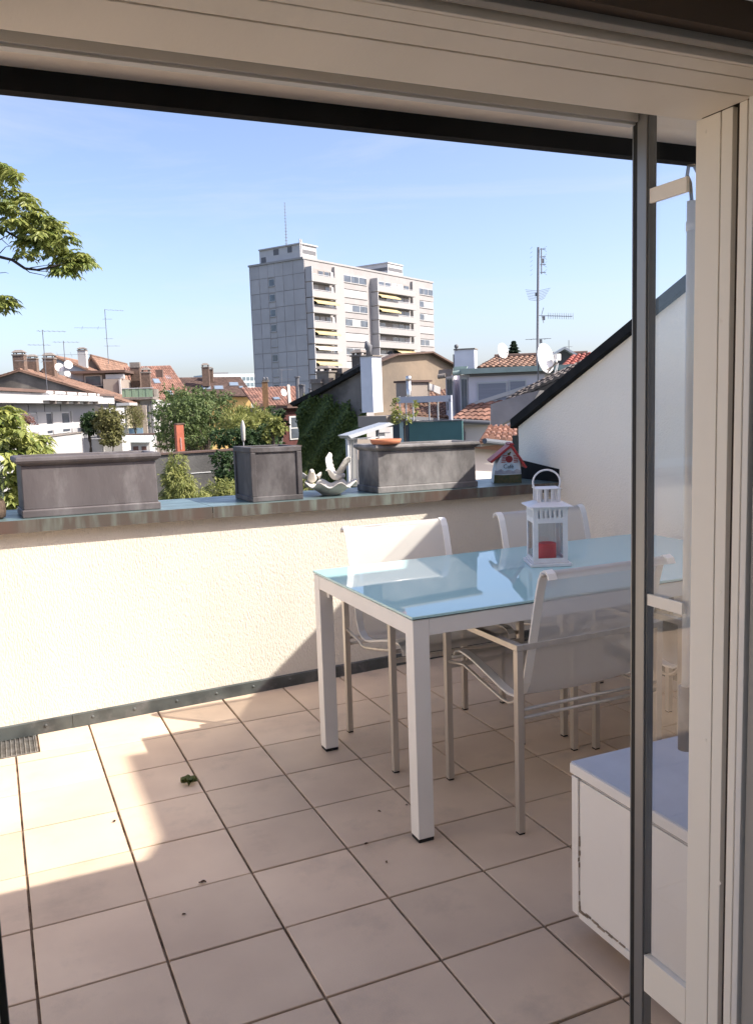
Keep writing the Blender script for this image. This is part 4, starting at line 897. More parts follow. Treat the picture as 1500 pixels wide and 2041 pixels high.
def roof(par_, A, B_, C_, D_, m_, pu=.28, pv=.36, hgt=.05, nm='roof_slope'):
    o = tile_sheet(A,B_,C_,D_,pu,pv,hgt).build(nm, m_, par_, kind='stuff')
    N = (Vector(B_)-Vector(A)).cross(Vector(D_)-Vector(A)).normalized()
    if N.z < 0: N = -N
    slab_poly([Vector(p)-N*.03 for p in (A,B_,C_,D_)], .12, m_, 'roof_deck', par_)
    return o
def chimney(par_, base, w_, d_, h_, m_=None, cowl='cap', u=None):
    """stack, projecting cap, and a cowl on little posts"""
    u = (u or Vector((1,0,0))).normalized(); v = Vector((-u.y,u.x,0)); base = Vector(base); m_ = m_ or M_brick
    def bx(b, hw, hd, z0, z1): return b.obox(base-u*hw-v*hd+Vector((0,0,z0)), u*2*hw, v*2*hd, Vector((0,0,z1-z0)))
    b = MB(); bx(b, w_/2, d_/2, -.8, h_*.74); st = b.build('chimney', m_, par_)
    b = MB(); bx(b, w_/2+.06, d_/2+.06, h_*.74, h_*.80)
    if cowl == 'cap':
        for sx in (-1,1):
            for sy in (-1,1): b.obox(base+u*(sx*w_*.38-.05)+v*(sy*d_*.38-.05)+Vector((0,0,h_*.8)), u*.1, v*.1, Vector((0,0,h_*.08)))
        i = len(b.v); q = [(w_/2+.08,d_/2+.08,h_*.88),(w_*.28,d_*.28,h_)]
        for (hw,hd,z) in q: b.v += [tuple(base+u*sx*hw+v*sy*hd+Vector((0,0,z))) for sx,sy in ((-1,-1),(1,-1),(1,1),(-1,1))]
        b.f += [(i+3,i+2,i+1,i)]+[(i+k,i+(k+1)%4,i+4+(k+1)%4,i+4+k) for k in range(4)]+[(i+4,i+5,i+6,i+7)]; b.t += [.5]*6
    elif cowl == 'pots':
        for sx in (-.28,.28): b.lathe([(w_*.16,0),(w_*.13,h_*.2)], base+u*sx*w_+Vector((0,0,h_*.8)), 10)
    else: bx(b, w_/2+.03, d_/2+.03, h_*.8, h_)
    c_ = b.build('cowl', M_pot, par_); c_.parent = st; c_.matrix_parent_inverse = Matrix.Identity(4) if st.parent is None or True else None
    return st
def dish(label, c, r_, aim, m_=M_dish, group='white satellite dishes'):
    t_ = thing('satellite_dish', label, 'satellite dish', c, group); c = Vector(c); aim = Vector(aim).normalized()
    b = MB(); pr = [(r_*k/8, .28*r_*(k/8)**2) for k in range(9)]; pr = pr+[(r_*1.0,.28*r_-.02)]+[(r_*k/8, .28*r_*(k/8)**2-.03) for k in range(7,-1,-1)]
    b.lathe([(max(a_,0.0),h_) for a_,h_ in pr], c, 28, ax=tuple(aim)); b.build('reflector', m_, t_, smooth=True)
    lo_ = (Vector((0,0,-1))-aim*Vector((0,0,-1)).dot(aim)).normalized()
    tip = c+aim*r_*1.05+lo_*r_*.35
    b = MB(); b.bar(c+lo_*r_*.95+aim*.25*r_, tip, .035*r_*2); b.build('feed_arm', M_pot, t_)
    b = MB(); b.tube([tip, tip-aim*.22*r_], .09*r_, 8); b.build('feed_horn', M_dish, t_)
    b = MB(); b.tube([c-aim*.05*r_, c-aim*.3*r_, c-aim*.35*r_-Vector((0,0,1.5*r_))], .05*r_, 6); b.build('mast', M_ant, t_)
    return t_
def aerial(label, base, h_, arms, r_=.03):
    """mast with cross arms: (height fraction, length, direction degrees, rungs)"""
    t_ = thing('roof_aerial', label, 'aerial', base, 'roof aerials'); base = Vector(base)
    b = MB(); b.tube([base-Vector((0,0,.6)), base+Vector((0,0,h_))], r_, 6); b.build('mast', M_ant, t_)
    for (f_, L, dg, n_, off_) in arms:
        u = Vector((math.cos(R(dg)), math.sin(R(dg)), 0)); v = Vector((-u.y,u.x,.25)).normalized(); c = base+Vector((0,0,h_*f_))+u*off_*L
        b = MB(); b.bar(c-u*L/2, c+u*L/2, r_*.8)
        for k in range(n_): p = c+u*L*((k+.5)/n_-.5); b.bar(p-v*L*.16, p+v*L*.16, r_*.5)
        b.build('antenna', M_ant, t_)
    return t_
def skylight(par_, rp, cx_, cy_, w_=.8, h_=1.1):
    """roof window lying on roof plane rp=(A,B,D)"""
    A,B_,D_ = map(Vector, rp); u = (B_-A).normalized(); N = u.cross(D_-A).normalized()
    if N.z < 0: N = -N
    v = N.cross(u).normalized()
    if v.z < 0: v = -v
    d = ray(cx_, cy_); p = CAM+d*((A-CAM).dot(N)/d.dot(N))
    b = MB(); b.obox(p-u*w_/2-v*h_/2, u*w_, v*h_, N*.14); f_ = b.build('skylight', M_band, par_)
    b = MB(); b.obox(p-u*(w_/2-.1)-v*(h_/2-.1)+N*.14, u*(w_-.2), v*(h_-.2), N*.03); g_ = b.build('pane', mat('skylight_glass', (0.20,0.25,0.31), rough=.1, spec=.9), par_); g_.parent = f_; g_.matrix_parent_inverse = Matrix.Identity(4)
AZ = 19.0; UL = Vector((math.sin(R(AZ)), math.cos(R(AZ)), 0)); UP = Vector((UL.y,-UL.x,0))      # row of houses on the left runs along UL
def gable_house(name, label, apex, le, ri, D, depth, wallm, roofm, z0=-15, over=.25, pu=.28, pv=.36, azf=None):
    F = Facade(at(*apex, D), (AZ+90) if azf is None else azf)
    a_, l_, r_ = F.hit(*apex), F.hit(*le), F.hit(*ri)
    t_ = thing(name, label, 'house', (a_.x,a_.y,z0))
    b = MB(); b.prism([Vector((l_.x,l_.y,z0)), Vector((r_.x,r_.y,z0)), r_-Vector((0,0,.12)), a_-Vector((0,0,.12)), l_-Vector((0,0,.12))], -F.n*depth); b.build('wall', wallm, t_)
    back = -F.n*depth; fr = F.n*over
    sr = (r_-a_).normalized()*.35; slft = (l_-a_).normalized()*.35
    roof(t_, r_+fr+sr, r_+back+sr, a_+back, a_+fr, roofm, pu, pv, nm='right_roof_slope')
    roof(t_, l_+fr+slft, l_+back+slft, a_+back, a_+fr, roofm, pu, pv, nm='left_roof_slope')
    b = MB(); b.tube([a_+fr+Vector((0,0,.03)), a_+back+Vector((0,0,.03))], .14, 8); b.build('ridge', roofm, t_)
    return t_, F, a_, l_, r_

# ------------------------------------------------------------------ row of houses on the left
# brown gable house behind the white penthouse
h2, F2, a2, l2, r2 = gable_house('gabled_house', 'old brown house with sooty gable and tiled roof at far left', (40,737), (-75,772), (252,801), 80, 13, M_gwall, M_tan)
for (x, y, w_, hh, dd) in ((42,741,1.0,2.0,1.0),(68,744,.85,1.8,4.5),(102,752,1.05,2.4,6.5)):
    p = at(x, y, 80)+(-F2.n)*dd; p = CAM+(p-CAM); 
    p = at(x, y, 80+dd*.95); chimney(h2, p, w_, w_, hh, M_brick, 'cap', UP)
for (x, y, r_, lab) in ((118,733,.44,'large white satellite dish left of pair on the brown roof'),(136,727.5,.42,'upper white satellite dish of the pair on the brown roof'),(134.5,745,.30,'small white satellite dish below the pair on the brown roof')):
    dish(lab, at(x,y,84), r_, Vector((.25,-.93,.28)))
aerial('thin aerial rising from the brown house gable at far left', at(96,795,79), 6.2, [(.98,2.6,10,6,.3),(.78,2.0,10,5,-.2),(.55,3.4,200,2,.3)], .035)
aerial('aerial with crossed arms behind the white dishes', at(131,735,88), 2.8, [(.95,2.6,5,6,.1),(.5,5.2,170,4,.0)], .035)
aerial('tall aerial standing on the roofs left of the leafy tree', at(216,714,92), 5.1, [(.99,2.2,20,4,.5),(.8,1.0,0,2,.2),(.62,3.2,180,2,.5),(.4,.9,0,2,.2),(.25,1.6,0,2,.3)], .035)

# white penthouse with roof overhang
D1 = 46.0
F1 = Facade(at(0,803,D1), AZ)
wp = thing('white_penthouse', 'white flat-roofed penthouse with awning cassette and terrace doors', 'house', F1.pt(0,-15))
q = F1.rect(-60,782,200,805); zc = F1.sz(100,805)[1]; zt_ = F1.sz(100,786.5)[1]; zfl = F1.sz(100,866)[1]
b = MB(); F1.slab(b, q[0]-6, q[1], zc, zt_, -9, 1.1); b.build('roof_overhang', M_wwall, wp)
b = MB(); F1.slab(b, q[0]-6.1, q[1]+.1, zt_, zt_+.16, -9.2, 1.25); b.build('roof_edge', M_brn, wp)
wq = F1.sz(190,830)[0]
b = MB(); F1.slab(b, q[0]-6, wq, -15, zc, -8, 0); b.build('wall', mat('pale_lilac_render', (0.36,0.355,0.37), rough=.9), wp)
for (xa, xb) in ((26,42),(46,60),(72,90),(103,121),(141,143)):
    a0, a1 = F1.sz(xa,835)[0], F1.sz(xb,835)[0]; b = MB(); F1.slab(b, a0, a1, zfl, zc-.5, 0, .10); b.build('white_pier', M_wwall, wp)
for (xa, xb) in ((28,43),(58,73),(90,102),(122,137)):
    a0, a1 = F1.sz(xa,835)[0], F1.sz(xb,835)[0]
    b = MB(); F1.slab(b, a0, a1, zfl, zc-.52, 0, .05); dr = b.build('terrace_door', M_wfr, wp)
    b = MB(); F1.slab(b, a0+.12, a1-.12, zfl+.1, zc-.62, .05, .08); g_ = b.build('pane', M_pane if xa in (90,122) else M_blind, wp); g_.parent = dr; g_.matrix_parent_inverse = Matrix.Identity(4)
    b = MB(); F1.slab(b, a0, a1, zc-.5, zc-.03, 0, .06); b.build('shutter_box', mat('grey_shutter_box', (0.30,0.30,0.32), rough=.7), wp)
a0, a1 = F1.sz(46,793)[0], F1.sz(163,793)[0]
b = MB(); F1.slab(b, a0, a1, zc+.15, zc+.48, 1.1, 1.5); F1.slab(b, a0+.3, a1-.3, zc+.55, zc+.70, 1.1, 1.35); b.build('awning_cassette', mat('white_cassette', (0.75,0.75,0.76), rough=.4), wp)
for k in range(5):
    qq = a0+(a1-a0)*(k+.5)/5; b = MB(); F1.slab(b, qq, qq+.15, zc-.05, zc+.7, 1.1, 1.45); b.build('bracket', M_pot, wp)
a0, a1 = F1.sz(143,835)[0], F1.sz(191,835)[0]
gs = MB(); F1.slab(gs, a0, a1, zfl+.1, F1.sz(165,815)[1], 2.2, 2.24); gs.build('screen', mat('frosted_screen', (0.42,0.42,0.43), rough=.35), wp)
# terrace parapet in front
F1b = Facade(F1.pt(0,0,3.3), AZ)
tp_ = thing('terrace_parapet', 'bright white terrace parapet wall in front of the penthouse', 'wall', F1b.pt(0,-15))
s0_, s1_ = F1b.sz(-30,880)[0], F1b.sz(164,880)[0]
b = MB(); F1b.slab(b, s0_, s1_, -15, F1b.sz(120,868)[1], -.25, 0); b.build('wall', M_wwall, tp_)
b = MB(); F1b.slab(b, s0_, s1_, F1b.sz(120,868)[1], F1b.sz(120,868)[1]+.06, -.3, .06); b.build('cap', M_pot, tp_)
b = MB(); F1b.slab(b, s0_, s1_+.2, F1b.sz(120,868)[1]+.3, F1b.sz(120,868)[1]+.62, -.2, -.12); b.build('balustrade_board', mat('pale_grey_board', (0.48,0.47,0.47), rough=.6), tp_)
# planter box on the terrace corner
FP = Facade(at(200,888,51), AZ+90)
pb = thing('terrace_planter', 'white corner planter box with olive bush on the left terrace', 'planter', FP.pt(0,-15))
b = MB(); FP.px(b, 167,876,204,903,-2.5,0); FP.px(b,167,903,204,960,-2.4,-.1); b.build('box', M_wwall, pb)
b = MB(); FP.px(b, 204.5,874,240,903,-3.2,-.6); b.build('box', M_wwall, pb)
b = MB(); FP.px(b, 155,852,203,861,-.3,.0); b.build('rail_board', mat('pale_grey_board', (0.48,0.47,0.47), rough=.6), pb)
b = MB()
for k in range(14): x = 167+k*2.5; FP.px(b, x,861,x+.9,876,-.15,-.1)
b.build('railing', M_band, pb, kind='stuff')

# brown-grey attic block and the roofs behind it
F3 = Facade(at(200,755,92), AZ+90)
h3 = thing('attic_block', 'grey-brown attic storey with wide dark window under flat roof', 'house', F3.pt(0,-15))
b = MB(); q = F3.rect(168,744,214,800); F3.slab(b, q[0], q[1], -15, q[3], -8, 0); b.build('wall', M_gwall, h3)
b = MB(); q = F3.rect(212,756,246,800); F3.slab(b, q[0], q[1], -15, q[3], -6, 1.2); b.build('wall', mat('taupe_render', (0.30,0.255,0.22), (0.26,0.22,0.19), scale=.4, rough=.9), h3)
b = MB(); F3.px(b, 143,742,168.3,800,-6,-.1); b.build('wall', M_wwall, h3)
b = MB(); F3.px(b, 144,739,252,744,-8,.8); b.build('flat_roof', M_brn, h3)
b = MB(); F3.px(b, 169,748,204,770,-.1,.05); wn = b.build('window', mat('beige_frame', (0.50,0.45,0.38), rough=.7), h3)
b = MB(); F3.px(b, 171.5,750,201,768,0,.08); g_ = b.build('pane', M_pane, h3); g_.parent = wn; g_.matrix_parent_inverse = Matrix.Identity(4)
b = MB(); F3.px(b, 212,746,248,755,-.3,.3); b.build('clerestory', M_wfr, h3)
b = MB(); F3.px(b, 243.5,757,247,800,1.2,1.4); b.build('white_corner', M_wwall, h3)
h3b, Fb, ab_, lb_, rb2 = gable_house('gabled_house', 'house with pale tan roof behind the satellite dishes', (112,711), (80,742), (190,742), 98, 12, M_wwall, M_tan)
chimney(h3b, at(166,719,99), .9, .9, 1.5, M_wwall, 'cap', UP)
h4, F4, a4, l4, r4 = gable_house('gabled_house', 'steep gabled house with brown tiled roof in the left cluster', (182,709), (166,742), (214,752), 104, 22, M_gwall, M_tan)
FRD = Facade(at(315,760,110), AZ+62)
h5 = thing('red_roof_house', 'house with broad orange-red tiled roof and two skylights', 'house', FRD.pt(0,-15))
rp5 = [FRD.hit(262,800)+FRD.n*3, FRD.hit(370,800)+FRD.n*3, FRD.hit(356,726)-FRD.n*3, FRD.hit(262,729)-FRD.n*3]
roof(h5, *rp5, M_red); b = MB(); b.prism([rp5[0]-Vector((0,0,.3)), rp5[1]-Vector((0,0,.3)), Vector((rp5[1].x,rp5[1].y,-15)), Vector((rp5[0].x,rp5[0].y,-15))], -FRD.n*8); b.build('wall', M_wwall, h5)
b = MB(); b.prism([rp5[1]-Vector((0,0,.2)), rp5[2]-Vector((0,0,.2)), Vector((rp5[2].x,rp5[2].y,-15)), Vector((rp5[1].x,rp5[1].y,-15))], -FRD.u*1.0); b.build('side_wall', M_gwall, h5)
for (x,y) in ((336,753),(312,761),(337,785)): skylight(h5, (rp5[0],rp5[1],rp5[3]), x, y, .95, 1.1)
b = MB(); p = at(311,752,104); b.obox(p, UP*.8, UL*.8, Vector((0,0,.9))); b.build('roof_hatch', M_brn, h5)
cs = thing('chimney_pair_house', 'pair of brown brick chimneys on low white attic wall', 'house', at(282,790,98))
b = MB(); FC = Facade(at(280,780,98), AZ+90); FC.px(b, 250,762,280,800,-4,0); b.build('wall', M_wwall, cs)
b = MB(); FC.px(b, 280,775,306,800,-4,-.5); b.build('wall', M_gwall, cs)
chimney(cs, at(272,763,97), 1.0, .8, 2.25, M_brick, 'slab', UP); chimney(cs, at(293,776,96), .95, .8, 2.4, M_brick, 'cap', UP)
# green balcony and white stair block below it
FG = Facade(at(280,785,86), AZ+90)
gb = thing('green_balcony_house', 'narrow white house with pale green balcony above glazed stair', 'house', FG.pt(0,-15))
b = MB(); FG.px(b, 262,797,308,905,-6,-.2); b.build('wall', M_wwall, gb)
b = MB(); FG.px(b, 248,792,310,796.5,-2,1.5); b.build('balcony_slab', M_pot, gb)
M_gr = mat('pale_green_metal_sheet', (0.24,0.33,0.22), (0.20,0.28,0.19), scale=3, rough=.6, stretch=(1,1,.1))
for k in range(9):
    x = 249+k*6.7; b = MB(); FG.px(b, x, 775, x+6.3, 792, 1.3, 1.36+.03*(k%2)); b.build('railing_panel', M_gr, gb)
b = MB(); FG.px(b, 248,773.5,310,775,1.25,1.42); b.build('hand_rail', M_rail, gb)
for (xa,ya,xb,yb) in ((270,806,282,860),(286,806,297,858)):
    b = MB(); FG.px(b, xa,ya,xb,yb,-.25,-.1); wn = b.build('window', M_wfr, gb)
    b = MB(); FG.px(b, xa+1.6,ya+3,xb-1.6,yb-3,-.1,-.05); g_ = b.build('pane', M_pane, gb); g_.parent = wn; g_.matrix_parent_inverse = Matrix.Identity(4)
b = MB(); FG.px(b, 303,800,306,905,-.1,.15); b.build('downpipe', M_band, gb)
b = MB(); FG.px(b, 308.5,812,318,905,-8,-4); b.build('rear_wall', M_gwall, gb)
cw = thing('cream_end_wall', 'narrow cream wall with blue louvred door below the brown roof', 'wall', at(245,850,78))
FW = Facade(at(245,830,78), AZ+90)
b = MB(); FW.px(b, 235,808,254.5,905,-3,0); b.build('wall', mat('cream_wall', (0.68,0.62,0.47), rough=.9), cw)
b = MB(); FW.px(b, 236,803,262,808.5,-3,.8); b.build('canopy', M_wwall, cw)
b = MB(); FW.px(b, 256,853,285,868,-.2,-.1); b.build('blue_railing', mat('blue_slats', (0.25,0.37,0.48), rough=.6), cw)
b = MB(); FW.px(b, 256,808,283,853,-.35,-.3); b.build('glass_screen', clearglass('screen_glass', (0.75,0.74,0.7), .15), cw)
b = MB(); FW.px(b, 256,808,283,868,-3,-2.6); b.build('back_wall', mat('taupe_render', (0.30,0.255,0.22), rough=.9), cw)
gh = thing('glass_lean_to', 'small lean-to glasshouse with ribbed roof beside the white planter', 'greenhouse', at(270,895,72))
FH = Facade(at(272,890,72), AZ+90)
b = MB(); FH.px(b, 242,882,300,930,-3,0); b.build('wall', mat('pale_board', (0.52,0.51,0.49), rough=.8), gh)
b = MB(); FH.px(b, 239,866,315,869.5,-3.4,-2.6); b.build('rear_coping', M_brn, gh)
b = MB(); FH.px(b, 303,869.5,314,930,-3.2,-2.7); b.build('rear_wall', mat('taupe_render', (0.30,0.255,0.22), rough=.9), gh)
for k in range(8):
    x = 240+k*7.8; A = FH.hit(x,882)+FH.n*.5; B_ = FH.hit(x+7.2,882)+FH.n*.5; C_ = FH.hit(x+7.2,871)-FH.n*2.4; D_ = FH.hit(x,871)-FH.n*2.4
    b = MB(); b.prism([A,B_,C_,D_], (0,0,.07)); b.build('roof_pane', mat('milky_roof_sheet', (0.50,0.53,0.51), rough=.4), gh)
for (xa,xb) in ((265,278),(282,294)):
    b = MB(); FH.px(b, xa,888,xb,904,-.1,.05); wn = b.build('window', M_wfr, gh)
    b = MB(); FH.px(b, xa+1.2,889.5,xb-1.2,904,0,.08); g_ = b.build('pane', mat('reddish_dark_pane', (0.12,0.06,0.05), rough=.3), gh); g_.parent = wn; g_.matrix_parent_inverse = Matrix.Identity(4)

# dark-roofed yellow house and red roof in the middle
F7 = Facade(at(440,780,120), AZ+82)
h7 = thing('yellow_house', 'yellow house with dark brown roof and roof windows left of tower', 'house', F7.pt(0,-15))
rp = [F7.hit(375,791)+F7.n*4, F7.hit(501,790)+F7.n*4, F7.hit(481,750)-F7.n*2, F7.hit(355,751.5)-F7.n*2]
roof(h7, *rp, M_brn, .22, .3, .025)
b = MB(); F7.px(b, 380,790,499,900,-8,3.2); b.build('wall', mat('yellow_render', (0.66,0.44,0.17), (0.60,0.40,0.16), scale=.3, rough=.9), h7)
for (x,y) in ((411,774),(436,774),(466,767),(480.5,773)): skylight(h7, (rp[0],rp[1],rp[3]), x, y, 1.3 if x != 480.5 else .6, 1.3 if x != 480.5 else .7)
chimney(h7, at(411,758,118), .95, .9, 2.3, M_brick, 'cap', UP); chimney(h7, at(419.5,752,120), .8, .8, 1.4, M_brick, 'cap', UP)
F8 = Facade(at(545,790,98), AZ+75)
h8 = thing('low_red_roof_house', 'low house with orange tiled roof in front of the tower', 'house', F8.pt(0,-15))
rp = [F8.hit(496,810)+F8.n*3, F8.hit(606,806)+F8.n*3, F8.hit(606,768)-F8.n*3, F8.hit(492,772)-F8.n*3]
roof(h8, *rp, M_red, .34, .42, .06)
b = MB(); F8.px(b, 496,811,606,900,-6,2.6); b.build('wall', M_gwall, h8)
b = MB(); A = rp[0].lerp(rp[1],.62); B_ = rp[3].lerp(rp[2],.84); b.bar(A+Vector((0,0,.15)), B_+Vector((0,0,.15)), .3, .12); b.build('hip_capping', mat('pale_mortar', (0.5,0.44,0.38), rough=.9), h8)
skylight(h8, (rp[0],rp[1],rp[3]), 551, 796, .8, .8)
dish('white satellite dish on orange roof in front of the tower', at(564.5,783,94), .42, Vector((.45,-.85,.25)))
aerial('small aerial in front of the tower base', at(562,772,100), 2.1, [(.95,2.0,10,4,.3),(.45,2.2,170,4,.0)], .03)
cm = thing('tall_flue_stack', 'tall slim brown chimney on flat roof in front of orange tiles', 'chimney', at(529,830,80))
b = MB(); FX = Facade(at(529,800,80), AZ+90); FX.px(b, 523.5,760,535,838,-.55,0); b.build('stack', mat('ochre_brick', (0.22,0.125,0.06), (0.16,0.09,0.05), scale=5, rough=.95), cm)
b = MB(); FX.px(b, 522.5,757,536,761,-.6,.05); b.build('cap', M_pot, cm)
b = MB()
for x in (526,532): b.lathe([(.1,0),(.12,.15),(.05,.25)], FX.hit(x,757), 8)
b.build('cowl', M_band, cm)
b = MB(); FX.px(b, 519,804,523.3,812,-.4,0); b.build('side_pot', M_brick, cm)

# maroon boarded house with white window
FM = Facade(at(582,850,52), 58)
mh = thing('maroon_house', 'maroon boarded wall with one tall white window beside the ivy', 'house', FM.pt(0,-15))
b = MB(); b.prism(FM.poly([(564,990),(602,990),(602,812),(564,812)]), FM.sight(566,850)*5); b.build('wall', mat('maroon_boards', (0.085,0.025,0.022), (0.065,0.02,0.018), scale=2, rough=.8, stretch=(8,8,.3)), mh)
b = MB(); FM.px(b, 562,808,606,813,-.4,.4); b.build('eave', M_brn, mh)
b = MB(); FM.px(b, 576,829,597,876,-.1,.06); wn = b.build('window', M_wfr, mh)
for (ya,yb) in ((832,851),(854,873)):
    b = MB(); FM.px(b, 579,ya,594,yb,0,.09); g_ = b.build('pane', M_pane, mh); g_.parent = wn; g_.matrix_parent_inverse = Matrix.Identity(4)
for (x, y0_, y1_, r_) in ((594.5,753,808,.12),(601,768,800,.09),(605.5,769,800,.09),(619,776,800,.09)):
    p = at(x,y1_,50); b = MB(); b.tube([p, p+Vector((0,0,(y1_-y0_)*50/FPX))], r_, 8); b.tube([p+Vector((0,0,(y1_-y0_)*50/FPX)), p+Vector((0,0,(y1_-y0_+2)*50/FPX))], r_*1.5, 8); b.build('flue_pipe', M_band, mh)

# ------------------------------------------------------------------ house with the ivy wall
FI = Facade(at(728,870,40), -31)
ih = thing('ivy_house', 'house with sooty gable wall half covered in dark ivy', 'house', FI.pt(0,-15))
M_ish = mat('sooty_grey_render', (0.20,0.185,0.175), (0.10,0.095,0.09), scale=.5, rough=.95, bump=.03, bscale=2.5, c3=(0.055,0.052,0.05), s3=.5, lo3=.48, hi3=.7)
gp = [FI.hit(730,1010), FI.hit(600,1010), FI.hit(600,808), FI.hit(640,786), FI.hit(700,752), FI.hit(730,736)]
b = MB(); b.prism(gp, FI.sight(727,800)*8); b.build('gable_wall', M_ish, ih)
b = MB(); b.prism([FI.hit(584,803)+FI.n*.3, FI.hit(640,775)+FI.n*.3, FI.hit(728,728)+FI.n*.3, FI.hit(730,736)+FI.n*.3, FI.hit(640,785)+FI.n*.3, FI.hit(590,809)+FI.n*.3], -FI.n*1.0); b.build('verge', M_dark if 'M_dark' in globals() else M_brn, ih)
A, B_ = FI.hit(586,805)+FI.n*.2, FI.hit(728,731)+FI.n*.2; sg_ = FI.sight(727,800)*8; roof(ih, A, A+sg_, B_+sg_, B_, M_brn)
b = MB(); FW2 = Facade(FI.pt(0,0,.1), -31); FW2.px(b, 727,711,750,822,-.45,.3); b.build('white_shaft', mat('white_limewash', (0.66,0.68,0.74), (0.58,0.60,0.66), scale=1.5, rough=.9), ih)
b = MB(); FW2.px(b, 726,708.5,751,711,-.5,.35); b.build('shaft_cap', M_pot, ih)
p = FW2.hit(735,708); b = MB(); b.tube([p, p+Vector((0,0,.22)), p+Vector((-.02,0,.38)), p+Vector((-.14,-.05,.62))], [.13,.13,.19,.05], 10); b.build('wind_cowl', M_band, ih, smooth=True)
for (x, y, w_, hh, cw_, dd) in ((632,783,.75,1.3,'cap',.8),(644,776,.6,1.0,'slab',1.4),(692,750,.55,1.25,'cap',1.0),(704,745,.6,.8,'slab',1.2),(622,789,.6,.8,'slab',.6)):
    chimney(ih, FI.hit(x,y)-FI.n*dd+Vector((0,0,.0)), w_, w_*.9, hh, M_gwall, cw_, FI.u)
b = MB(); FI.px(b, 655,745,682,766,-2.6,-.9); b.build('roof_box', M_dark, ih)
for k in range(9):
    p = FI.hit(684+k*5,764-k*2.8)-FI.n*.2; b = MB(); b.bar(p, p+Vector((0,0,.55)), .07); b.build('verge_post', M_band, ih)
b = MB(); b.bar(FI.hit(684,750)-FI.n*.2, FI.hit(728,726)-FI.n*.2, .3, .35); b.build('verge_rail', M_ish, ih)
# ivy
iv = random.Random(11); b = MB()
top = lambda x: 800 if x < 606 else (788+(x-606)*.05 if x < 650 else 792+(x-650)*.55)
for k in range(30000):
    x = iv.uniform(597,731); y = iv.uniform(786,1008)
    lim = top(x)+8*math.sin(x*.17)+5*math.sin(x*.53)+iv.gauss(0,7)
    if y < lim: continue
    dn = min(1.0, (y-lim)/16+.3)
    if iv.random() > dn: continue
    c = FI.hit(x,y)+FI.n*(.02+.32*iv.random()*(.5+.5*math.sin(x*.13+y*.09))); s_ = iv.uniform(.07,.15)
    u = (FI.u*iv.uniform(-1,1)+Vector((0,0,iv.uniform(-1,.2)))).normalized(); nn = (FI.n+Vector((iv.gauss(0,.35),iv.gauss(0,.35),iv.gauss(.35,.3)))).normalized(); v = nn.cross(u).normalized(); u = v.cross(nn)
    b.quad(c-v*s_*.5, c+u*s_*.45+v*0, c+v*s_*.5, c-u*s_*.6, iv.random()**1.3)
ivo = b.build('ivy', leafmat('ivy_leaf', (0.045,0.08,0.024), (0.15,0.20,0.055)), ih, kind='stuff')

# tan gable behind, with lit wall
FT = Facade(at(820,750,46), 66)
tg = thing('tan_gable_house', 'tan rendered gable end catching sun behind the white shaft', 'house', FT.pt(0,-15))
pts = [(745,722),(783,708),(853,704),(902,731),(905,830),(745,830)]
M_tang = mat('sunlit_tan_render', (0.24,0.185,0.135), (0.13,0.108,0.088), scale=.35, rough=.95, bump=.02, bscale=3, c3=(0.14,0.12,0.10), s3=.3, lo3=.5, hi3=.75)
b = MB(); b.prism(FT.poly(pts), FT.sight(760,760)*6); b.build('gable_wall', M_tang, tg)
for (p0,p1) in (((740,724),(783,707)),((783,707),(853,702.5)),((853,702.5),(906,732))):
    b = MB(); b.bar(FT.hit(*p0)+FT.n*.1, FT.hit(*p1)+FT.n*.1, .5, .09); b.build('verge', M_brn, tg)

# ------------------------------------------------------------------ roof terrace and lean-to at right centre
FTe = Facade(at(860,840,27), -47)
te = thing('roof_terrace', 'small roof terrace with teal panels, steel posts and grey beam', 'terrace', FTe.pt(0,-15))
M_teal = mat('teal_panel', (0.055,0.135,0.14), (0.045,0.115,0.12), scale=2, rough=.5)
M_dteal = mat('dark_slate_panel', (0.03,0.045,0.06), rough=.5)
for (xa,xb,m_) in ((783,796,M_dteal),(796.4,804,mat('pale_aqua_panel', (0.28,0.38,0.40), rough=.5)),(804.4,815,M_dteal),(815.4,921,M_teal)):
    b = MB(); FTe.px(b, xa,840,xb,905,-.12,0); b.build('panel', m_, te)
b = MB(); FTe.px(b, 783,838,921,840,-.15,.04); b.build('top_rail', M_band, te)
b = MB(); FTe.px(b, 788,789.5,897,802,-.25,-.1); b.build('beam', mat('lilac_grey_beam', (0.40,0.41,0.47), rough=.6), te)
for x in (791,803.5,817.5,850,867.5):
    b = MB(); FTe.px(b, x-1.1,790,x+1.1,839,-.32,-.27); b.build('post', M_rail, te)
b = MB(); FTe.px(b, 892,795,897,845,-.3,-.1); b.build('post', mat('lilac_grey_beam', (0.40,0.41,0.47), rough=.6), te)
b = MB(); FTe.px(b, 764,905,960,1000,-1,-.3); b.build('house_wall', M_gwall, te)
FBk = Facade(at(800,820,32), 74)
tr = thing('tiled_lower_roof', 'brown tiled roof with silver flue behind the teal terrace', 'roof', FBk.pt(0,-15))
rp = [FBk.hit(741,824)+FBk.n*1.2, FBk.hit(890,836)+FBk.n*1.2, FBk.far(890,776,3), FBk.far(790,790,3)]
roof(tr, *rp, M_tan, .26, .34, .05)
b = MB(); b.bar(rp[0]-Vector((0,0,.12)), rp[1]-Vector((0,0,.12)), .14, .12); b.build('gutter', M_band, tr)
b = MB(); FBk.px(b, 748,828,800,850,-1,.6); b.build('wall', mat('taupe_render', (0.30,0.255,0.22), rough=.9), tr)
p = FBk.hit(815,800); b = MB(); b.tube([p-Vector((0,0,.3)), p+Vector((0,0,(800-757)*31/FPX))], .09, 12); b.build('silver_flue', mat('shiny_flue', (0.6,0.58,0.56), rough=.25, metal=.8), tr, smooth=True)
